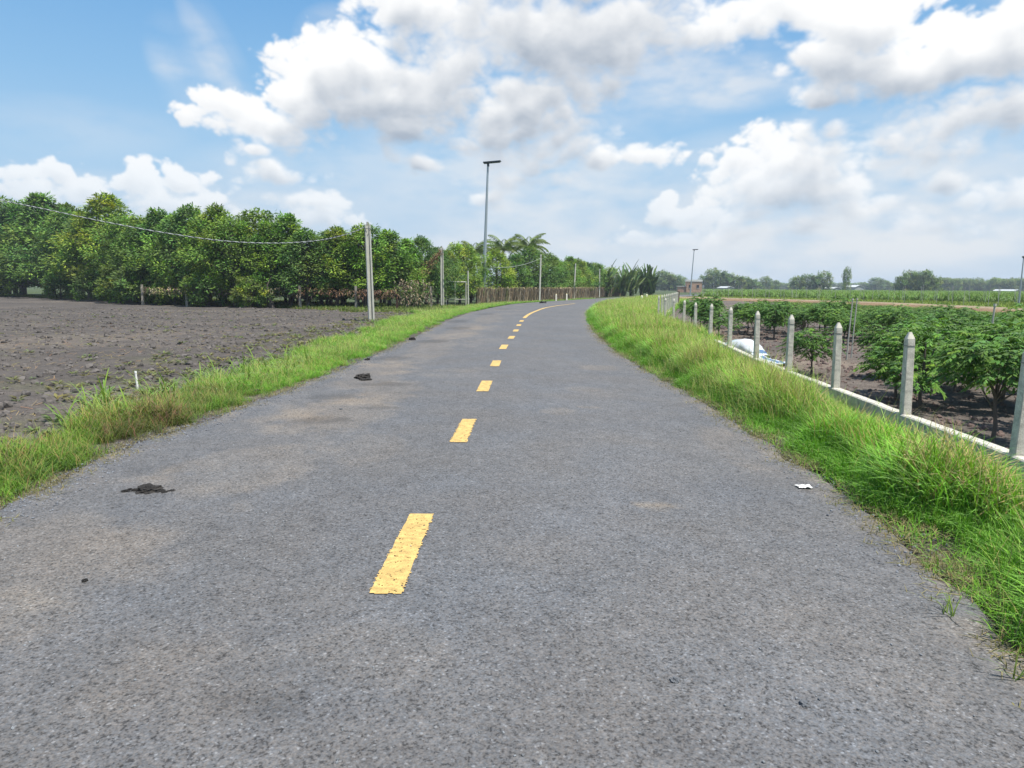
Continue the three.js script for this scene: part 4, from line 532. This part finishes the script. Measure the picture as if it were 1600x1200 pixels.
{
  const pole = (x, z, h, lean, turn, label, extra) => { const g = base('concrete_pole', x, -0.08, z, turn); g.rotation.z = lean; for (const e of [-1, 1]) mesh('flange', taper(0.075, 0.26, 0.055, 0.18, h).translate(e * 0.085, 0, 0), paleConcrete, g); mesh('web', taper(0.1, 0.1, 0.1, 0.08, h - 0.05), paleConcrete, g); const c = new THREE.CylinderGeometry(0.035, 0.045, 0.14, 10); c.translate(0, h + 0.04, 0); mesh('insulator', c, new THREE.MeshStandardMaterial({ color: 0x8f8a80, roughness: 0.4 }), g); const t = new THREE.TorusGeometry(0.15, 0.012, 6, 14); t.rotateX(Math.PI / 2); t.translate(0, h - 0.18, 0); mesh('wire_band', t, darkMetal, g); if (extra) extra(g, h); return tag(g, label, 'pole', 'concrete poles along the road'); };
  pole(-6.13, -31, 4.15, 0.022, 0.35, 'grey concrete pole in the verge where the white cable ends');
  pole(-5.2, -53, 4.35, 0.004, 0.2, 'grey concrete pole beside the gate, hung with a dead creeper');
  [[2.76, -73.2, 4.8, 'nearest tall pole over the reed fence past the street lamp'], [7.3, -85.4, 4.3, 'second tall pole over the reed fence past the street lamp'], [13.1, -108, 4.25, 'third tall pole over the reed fence beside the banana clump'], [19.9, -127, 4.1, 'farthest tall pole over the reed fence among banana clumps']].forEach(([x, z, h, label], k) => { const g = base('fence_pole', x, -0.1, z, 0.3); g.rotation.z = [-0.02, -0.04, 0.01, 0.02][k]; mesh('shaft', taper(0.16, 0.16, 0.12, 0.12, h), paleConcrete, g); mesh('wire_band', new THREE.TorusGeometry(0.11, 0.01, 5, 10).rotateX(Math.PI / 2).translate(0, h - 0.2, 0), darkMetal, g); tag(g, label, 'pole', 'poles over the reed fence'); });
  // twisted white and black cable sagging in from the left
  const rope = base('twisted_cable', 0, 0, 0), pts = [[-6.16, 4.02], [-7.16, 3.65], [-8.3, 3.4], [-10.2, 3.27], [-12.4, 3.35], [-15.1, 3.7], [-17.8, 4.18], [-20.2, 4.67], [-22, 5.02], [-25, 5.7]].map(([x, y]) => V3(x, y, -31 + (x + 6.16) * 0.02)), curve = new THREE.CatmullRomCurve3(pts);
  for (const [k, col] of [[0, 0xb4b9b6], [1, 0x35393b], [2, 0xa3a9a6]]) { const q = []; for (let i = 0; i <= 900; i++) { const t = i / 900, p = curve.getPoint(t), a = t * 19.6 * Math.PI * 2 / 0.34 + (k * 2 * Math.PI) / 3; q.push(V3(p.x, p.y + 0.012 * Math.sin(a), p.z + 0.012 * Math.cos(a))); } mesh(k === 1 ? 'dark_strand' : 'white_strand', new THREE.TubeGeometry(new THREE.CatmullRomCurve3(q), 900, 0.011, 5), new THREE.MeshStandardMaterial({ color: col, roughness: 0.6 }), rope); }
  tag(rope, 'twisted white and dark cable sagging across the wood to the verge pole', 'cable');
  // thin wires from pole to pole
  const wire = (a, b, sag, label) => { const q = []; for (let i = 0; i <= 12; i++) { const t = i / 12, p = a.clone().lerp(b, t); p.y -= sag * 4 * t * (1 - t); q.push(p); } tag(mesh('thin_wire', new THREE.TubeGeometry(new THREE.CatmullRomCurve3(q), 24, 0.014, 5), new THREE.MeshStandardMaterial({ color: 0xa9ada8, roughness: 0.6 }), undefined), label, 'wire', 'thin wires between the poles'); };
  wire(V3(-3, 3.4, -66.5), V3(2.8, 4.3, -73.1), 0.5, 'thin pale wire running from behind the street lamp to the nearest fence pole');
  // street lamps with a flat solar head
  const lamp = (x, z, h, panel, turn, label) => { const g = base('street_lamp', x, -0.05, z, turn), s = h / 12.6; mesh('pole', new THREE.CylinderGeometry(0.065 * s + 0.02, 0.16 * s + 0.02, h, 14).translate(0, h / 2, 0), steel, g); mesh('base_plate', new THREE.CylinderGeometry(0.24, 0.26, 0.08, 14).translate(0, 0.08, 0), steel, g); const head = new THREE.Group(); head.name = 'lamp_head'; head.position.set(0, h + 0.08, 0); head.rotation.z = 0.1; g.add(head); const b = new THREE.BoxGeometry(panel, 0.07, panel * 0.34, 4, 1, 2); b.translate(panel * 0.24, 0.06, 0); mesh('solar_panel', b, new THREE.MeshStandardMaterial({ color: 0x2a3138, roughness: 0.28, metalness: 0.2 }), head); mesh('housing', new THREE.BoxGeometry(panel * 0.92, 0.06, panel * 0.28).translate(panel * 0.22, -0.012, 0), darkMetal, head); mesh('bracket', new THREE.CylinderGeometry(0.09 * s + 0.015, 0.1 * s + 0.015, 0.34 * s + 0.06, 10).translate(0, -0.12 * s, 0), darkMetal, head); return tag(g, label, 'street lamp', 'solar street lamps'); };
  lamp(-2.75, -67, 12.6, 1.62, -0.15, 'tall galvanised street lamp with flat solar head beside the road bend').rotation.z = -0.035;
  lamp(31.5, -127, 8, 0.95, 0.1, 'distant street lamp standing before the brick building').rotation.z = -0.05; lamp(42.5, -60, 4.1, 0.4, 0, 'slim street lamp by the white hut at the right edge');
  // bare metal gate frame with dead creeper
  const gate = base('gate_frame', -4.45, -0.08, -57.2, 0.15), bar = (n, a, b, w = 0.045) => { const d = b.clone().sub(a), g = new THREE.CylinderGeometry(w, w, d.length(), 8); g.applyQuaternion(new THREE.Quaternion().setFromUnitVectors(V3(0, 1, 0), d.clone().normalize())); const m = a.clone().add(b).multiplyScalar(0.5); g.translate(m.x, m.y, m.z); mesh(n, g, paleConcrete, gate); };
  bar('gate_post', V3(-0.85, 0, 0), V3(-0.85, 1.95, 0)); bar('gate_post', V3(0.72, 0, 0), V3(0.72, 1.95, 0)); bar('gate_post', V3(0.9, 0, 0.05), V3(0.88, 2.75, 0.05), 0.06); bar('top_rail', V3(-0.85, 1.88, 0), V3(0.72, 1.88, 0)); bar('side_bar', V3(-0.15, 0, 0), V3(-0.15, 1.88, 0), 0.025); bar('spike', V3(-0.5, 1.9, 0), V3(-0.5, 2.35, 0), 0.02); bar('spike', V3(0.1, 1.9, 0), V3(0.1, 2.05, 0), 0.02); bar('low_rail', V3(-0.85, 0.5, 0), V3(0.72, 0.5, 0), 0.025);
  tag(gate, 'pale metal gate frame with tall side post beside the reed fence', 'gate');

  // dried stalks and creepers: many thin ribbons hung on rails
  const dryMat = new THREE.MeshStandardMaterial({ vertexColors: true, roughness: 1, side: THREE.DoubleSide }), DRY = [[0.27, 0.21, 0.14], [0.17, 0.13, 0.095], [0.34, 0.275, 0.185], [0.13, 0.15, 0.055]];
  const reed = base('reed_fence', 0, 0, 0), r = rng(501), lineX = table([[-60, -3.6], [-63, -3.45], [-67.6, -0.4], [-73, 2.4], [-78.7, 5.2], [-95, 9.6], [-111, 13.6], [-144, 25]]);
  for (let z0 = -63.5; z0 > -128; z0 -= 3) {
    const g = new Geo(), zEnd = z0 - 3, tone = 0.85 + 0.3 * r();
    for (let k = 0; k < 330; k++) { const z = lerp(z0, zEnd, r()), x = lineX(z) + (r() - 0.5) * 0.3, top = 1.25 + 0.14 * noise3(z * 0.8, 3, 1) + 0.1 * r(), gap = noise3(z * 0.9, 8, 2), c = tint(DRY[gap > 0.3 && r() < 0.5 ? 3 : (r() * 3) | 0], r, 0.3).map((v) => v * tone), y1 = top * (r() < 0.75 ? 0.92 + 0.08 * r() : 0.5 + 0.4 * r()), y0 = r() < 0.7 ? -0.1 : 0.2 + 0.4 * r(), w = 0.01 + 0.016 * r(), dx = (r() - 0.5) * 0.5, dz = (r() - 0.5) * 0.7, a = r() * 3.1, wx = Math.cos(a) * w, wz = Math.sin(a) * w; const q = [g.vert(x - wx, y0, z - wz, c), g.vert(x + wx, y0, z + wz, c), g.vert(x + dx + wx, y1, z + dz + wz, c), g.vert(x + dx - wx, y1, z + dz - wz, c)]; g.quad(...q); }
    for (let k = 0; k < 90; k++) { const z = lerp(z0, zEnd, r()), x = lineX(z) + (r() - 0.5) * 0.35; g.blade(x, 1.1 + 0.2 * r(), z, r() * 6.28, 0.3 + 0.25 * r(), 0.016, 0.7, 1.8, tint([0.3, 0.24, 0.14], r, 0.3), 3); }
    mesh('dry_reed_panel', g.build(), dryMat, reed); const s = V3(lineX(z0), -0.1, z0); mesh('stake', new THREE.CylinderGeometry(0.04, 0.05, 1.5, 7).translate(s.x, 0.65, s.z), new THREE.MeshStandardMaterial({ color: 0x4b4036, roughness: 1 }), reed);
  }
  tag(reed, 'long fence of dried brown reeds along the road bend', 'fence');
  // low vine-hung fence at the field's far edge
  const vine = base('vine_fence', 0, 0, 0), line = [[-27, -52.2], [-22.5, -49.4], [-18.2, -48.6], [-14.2, -47.8], [-10.2, -46.6], [-7.4, -45.8], [-5.6, -49.2]], red = [[0.2, 0.115, 0.065], [0.16, 0.1, 0.065], [0.1, 0.075, 0.055]];
  line.forEach(([x, z], k) => { mesh('post', taper(0.16, 0.16, 0.12, 0.12, k === 5 ? 1.1 : 1.55).translate(x, -0.1, z), new THREE.MeshStandardMaterial({ color: k === 5 ? 0x3a2a20 : 0x8a857a, roughness: 1 }), vine); });
  for (let k = 0; k < line.length - 1; k++) { const g = new Geo(), [a, b] = [line[k], line[k + 1]], heavy = k >= 4 ? 620 : 260; for (let i = 0; i < heavy; i++) { const t = r(), x = lerp(a[0], b[0], t) + (r() - 0.5) * 0.4, z = lerp(a[1], b[1], t) + (r() - 0.5) * 0.3, y = (k === 4 ? 0.95 : 1.05) + 0.2 * noise3(t * 5 + k, 3, 2) + (r() - 0.5) * (k === 5 ? 1.6 : 0.5); g.blade(x, Math.max(0.05, y), z, r() * 6.28, 0.2 + 0.3 * r(), 0.02, 1 + r(), 2, tint(k >= 3 && k < 5 ? red[(r() * 2) | 0] : DRY[(r() * 4) | 0], r, 0.3), 3); } mesh('dead_creeper', g.build(), dryMat, vine); }
  tag(vine, 'low broken fence of posts hung with reddish dead creeper at the field edge', 'fence');
  // dead creeper slanting down from the pole by the gate
  { const o = base('dead_creeper', 0, 0, 0), g = new Geo(), l = new Geo(); for (let s = 0; s < 5; s++) { const q = []; for (let i = 0; i <= 8; i++) { const t = i / 8; q.push(V3(lerp(-5.3, -7.9, t) + 0.12 * noise3(t * 4, s, 1), lerp(4, 1.1, t) - 0.2 * Math.sin(Math.PI * t) + 0.15 * noise3(t * 3, s, 5), lerp(-52.9, -51, t) + 0.12 * noise3(t * 4, s, 9))); } g.tube(q, q.map(() => 0.02), 5, [0.2, 0.12, 0.07]); } for (let i = 0; i < 620; i++) { const t = r(), w = 0.12 + 0.28 * Math.sin(Math.PI * t); l.blade(lerp(-5.3, -7.9, t) + (r() - 0.5) * w * 1.6, lerp(4, 1.1, t) - 0.2 * Math.sin(Math.PI * t) + (r() - 0.7) * w * 2, lerp(-52.9, -51, t) + (r() - 0.5) * w, r() * 6.28, 0.2 + 0.25 * r(), 0.02, 1.4 * r(), 2, tint([[0.26, 0.15, 0.08], [0.19, 0.14, 0.07]][(r() * 2) | 0], r, 0.3), 3); } mesh('stems', g.build(), dryMat, o); mesh('dry_leaves', l.build(), dryMat, o); tag(o, 'brown dead creeper slanting down from the pole by the gate', 'creeper'); }
  { const o = base('wood_stump', -16.3, -0.12, -48.3), g = new Geo(); g.tube([V3(0, 0, 0), V3(-0.1, 0.6, 0), V3(-0.5, 1.2, 0.05), V3(-0.9, 1.7, 0)], [0.24, 0.2, 0.13, 0.06], 9, [0.075, 0.065, 0.058]); mesh('trunk', g.build(), barkMat, o); const b = new Geo(); b.tube([V3(-0.3, 0.9, 0), V3(-0.2, 1.6, 0.1), V3(0.1, 2.2, 0)], [0.09, 0.06, 0.02], 6, [0.11, 0.09, 0.075]); b.tube([V3(-0.6, 1.3, 0), V3(-1.2, 1.5, 0.1), V3(-1.6, 2, 0)], [0.06, 0.04, 0.015], 6, [0.13, 0.1, 0.08]); mesh('dead_branch', b.build(), barkMat, o); tag(o, 'dark leaning dead stump at the far edge of the bare field', 'stump'); }
  // white marker posts along the bend
  const marker = base('marker_post', 0, 0, 0); mesh('shaft', taper(0.15, 0.15, 0.13, 0.13, 0.7), new THREE.MeshStandardMaterial({ color: new THREE.Color().setRGB(0.72, 0.7, 0.6), roughness: 0.8 }), marker); mesh('cap', new THREE.ConeGeometry(0.092, 0.07, 4).rotateY(Math.PI / 4).translate(0, 0.735, 0), new THREE.MeshStandardMaterial({ color: new THREE.Color().setRGB(0.7, 0.62, 0.35), roughness: 0.8 }), marker);
  [[4.6, -75.4, 'white marker post before the reed fence, nearer of the pair'], [6, -79.4, 'white marker post before the reed fence, farther of the pair'], [12.4, -68.6, 'white marker post in the grass on the inside of the bend'], [15, -80, 'far white marker post on the inside of the bend']].forEach(([x, z, label], k) => { const o = k ? copy(marker, 0, 0, 0, 0.3, 1) : marker; o.position.set(x, -0.05, z); tag(o, label, 'marker post', 'white marker posts'); });
  // short white peg in the left verge
  { const o = base('white_peg', -5.62, -0.08, -10.55); o.rotation.z = 0.06; mesh('shaft', new THREE.CylinderGeometry(0.015, 0.017, 0.26, 10).translate(0, 0.13, 0), new THREE.MeshStandardMaterial({ color: 0xd6d6d0, roughness: 0.6 }), o); mesh('cap', new THREE.CylinderGeometry(0.018, 0.018, 0.03, 10).translate(0, 0.27, 0), new THREE.MeshStandardMaterial({ color: 0xe4e4de, roughness: 0.5 }), o); tag(o, 'short white plastic peg standing in the weeds left of the road', 'peg'); }
}
// ---------------------------------------------------------------- things lying on the road
{
  const r = rng(601), dung = new THREE.MeshStandardMaterial({ color: new THREE.Color().setRGB(0.06, 0.055, 0.05), roughness: 1, map: soilMap, bumpMap: soilBump, bumpScale: 0.01 });
  const lump = (s, seed, flat) => { const g = new THREE.IcosahedronGeometry(s, 4), p = g.attributes.position; for (let i = 0; i < p.count; i++) { const x = p.getX(i) / s, y = p.getY(i) / s, z = p.getZ(i) / s, k = 1 + 0.55 * noise3(x * 1.5 + seed, y * 1.5, z * 1.5) + 0.4 * noise3(x * 3.4 + seed, y * 3.4, z * 3.4) + 0.26 * noise3(x * 8, y * 8 + seed, z * 8); p.setXYZ(i, x * s * k, Math.max(-0.15 * s, y * s * k * flat), z * s * k); } g.computeVertexNormals(); return g; };
  const heap = (x, z, size, n, seed, label) => { const o = base('mud_clod', x, roadY(x, z), z, seed), q = rng(seed * 7); mesh('clod', lump(size, seed, 0.45).translate(0, size * 0.1, 0), dung, o); for (let k = 0; k < n; k++) { const s = size * (0.12 + 0.3 * q()), a = (q() < 0.5 ? 0 : Math.PI) + (q() - 0.5) * 0.9, d = size * (0.8 + 1.5 * q()); mesh('crumb', lump(s, seed + k, 0.4).translate(Math.cos(a) * d, s * 0.08, Math.sin(a) * d * 0.6), dung, o); } tag(o, label, 'clod', 'dark clods on the road'); };
  heap(-2.62, -4.97, 0.075, 22, 3, 'nearest dark crumbled clod of mud on the road, left of the dashes'); heap(-2.38, -11.3, 0.13, 16, 5, 'larger dark mud clod farther up the road by the left verge'); heap(2.7, -63.5, 0.3, 2, 8, 'small far dark clod at the outer edge of the road bend');
  [[-3.6, -9.9, 0.05], [-2.9, -14.2, 0.05], [-2.75, -19.5, 0.09], [-2.13, -3.38, 0.014], [1.05, -2.36, 0.016], [0.62, -2.5, 0.016], [-2.05, -8.4, 0.02]].forEach(([x, z, s], k) => tag(mesh('pebble', lump(s, k + 20, 0.6).translate(x, roadY(x, z) + s * 0.2, z), k > 3 ? new THREE.MeshStandardMaterial({ color: 0x55585c, roughness: 0.9 }) : dung), ['dark lump on the gravel edge past the brown weeds', 'dark lump beside the larger mud clod, farther along the left verge', 'dark lump by the left verge well beyond the larger clod', 'little dark stone on the dusty patch at the lower left', 'little grey stone at the lower right of the road', 'little grey stone left of its twin at the lower right', 'little stone on the dusty left lane beside the dashes'][k], 'stone', 'small lumps on the road'));
  const g = new THREE.PlaneGeometry(0.1, 0.08, 14, 9).rotateX(-Math.PI / 2), p = g.attributes.position; for (let i = 0; i < p.count; i++) { const x = p.getX(i), z = p.getZ(i), k = 1 + 0.5 * noise3(x * 14, 3, z * 14); p.setXYZ(i, x * k, 0.008 + 0.016 * Math.abs(noise3(x * 22, 1, z * 22)) + 0.006 * noise3(x * 60, 2, z * 60), z * k); } g.computeVertexNormals();
  const litter = mesh('paper_scrap', g.translate(2.2, roadY(2.2, -5.2) + 0.004, -5.2), new THREE.MeshStandardMaterial({ color: 0xc9c9c6, roughness: 0.85, side: THREE.DoubleSide })); tag(litter, 'crumpled white scrap of paper at the right edge of the road', 'paper');
  // single grass sprigs growing out of the right road edge
  [[2.02, -3.1], [2.35, -3.25], [1.95, -2.55]].forEach(([x, z], k) => { const q = rng(700 + k), f = new Geo(); for (let i = 0; i < 9; i++) f.blade((q() - 0.5) * 0.04, 0, (q() - 0.5) * 0.04, q() * 6.28, 0.1 + 0.1 * q(), 0.003, 0.3 + 0.5 * q(), 1, tint([0.12, 0.2, 0.03], q, 0.3), 3); const m = mesh('grass_sprig', f.build(), grassMat); m.position.set(x, roadY(x, z) - 0.005, z); tag(m, ['lone grass sprig on the asphalt before the right verge', 'grass sprig rooted against the edge of the right verge', 'nearest grass sprig on the asphalt at the lower right'][k], 'grass sprig'); });
}
scene.fog = new THREE.FogExp2(new THREE.Color().setRGB(0.72, 0.82, 0.95), 0.0004);
renderer.render(scene, camera);
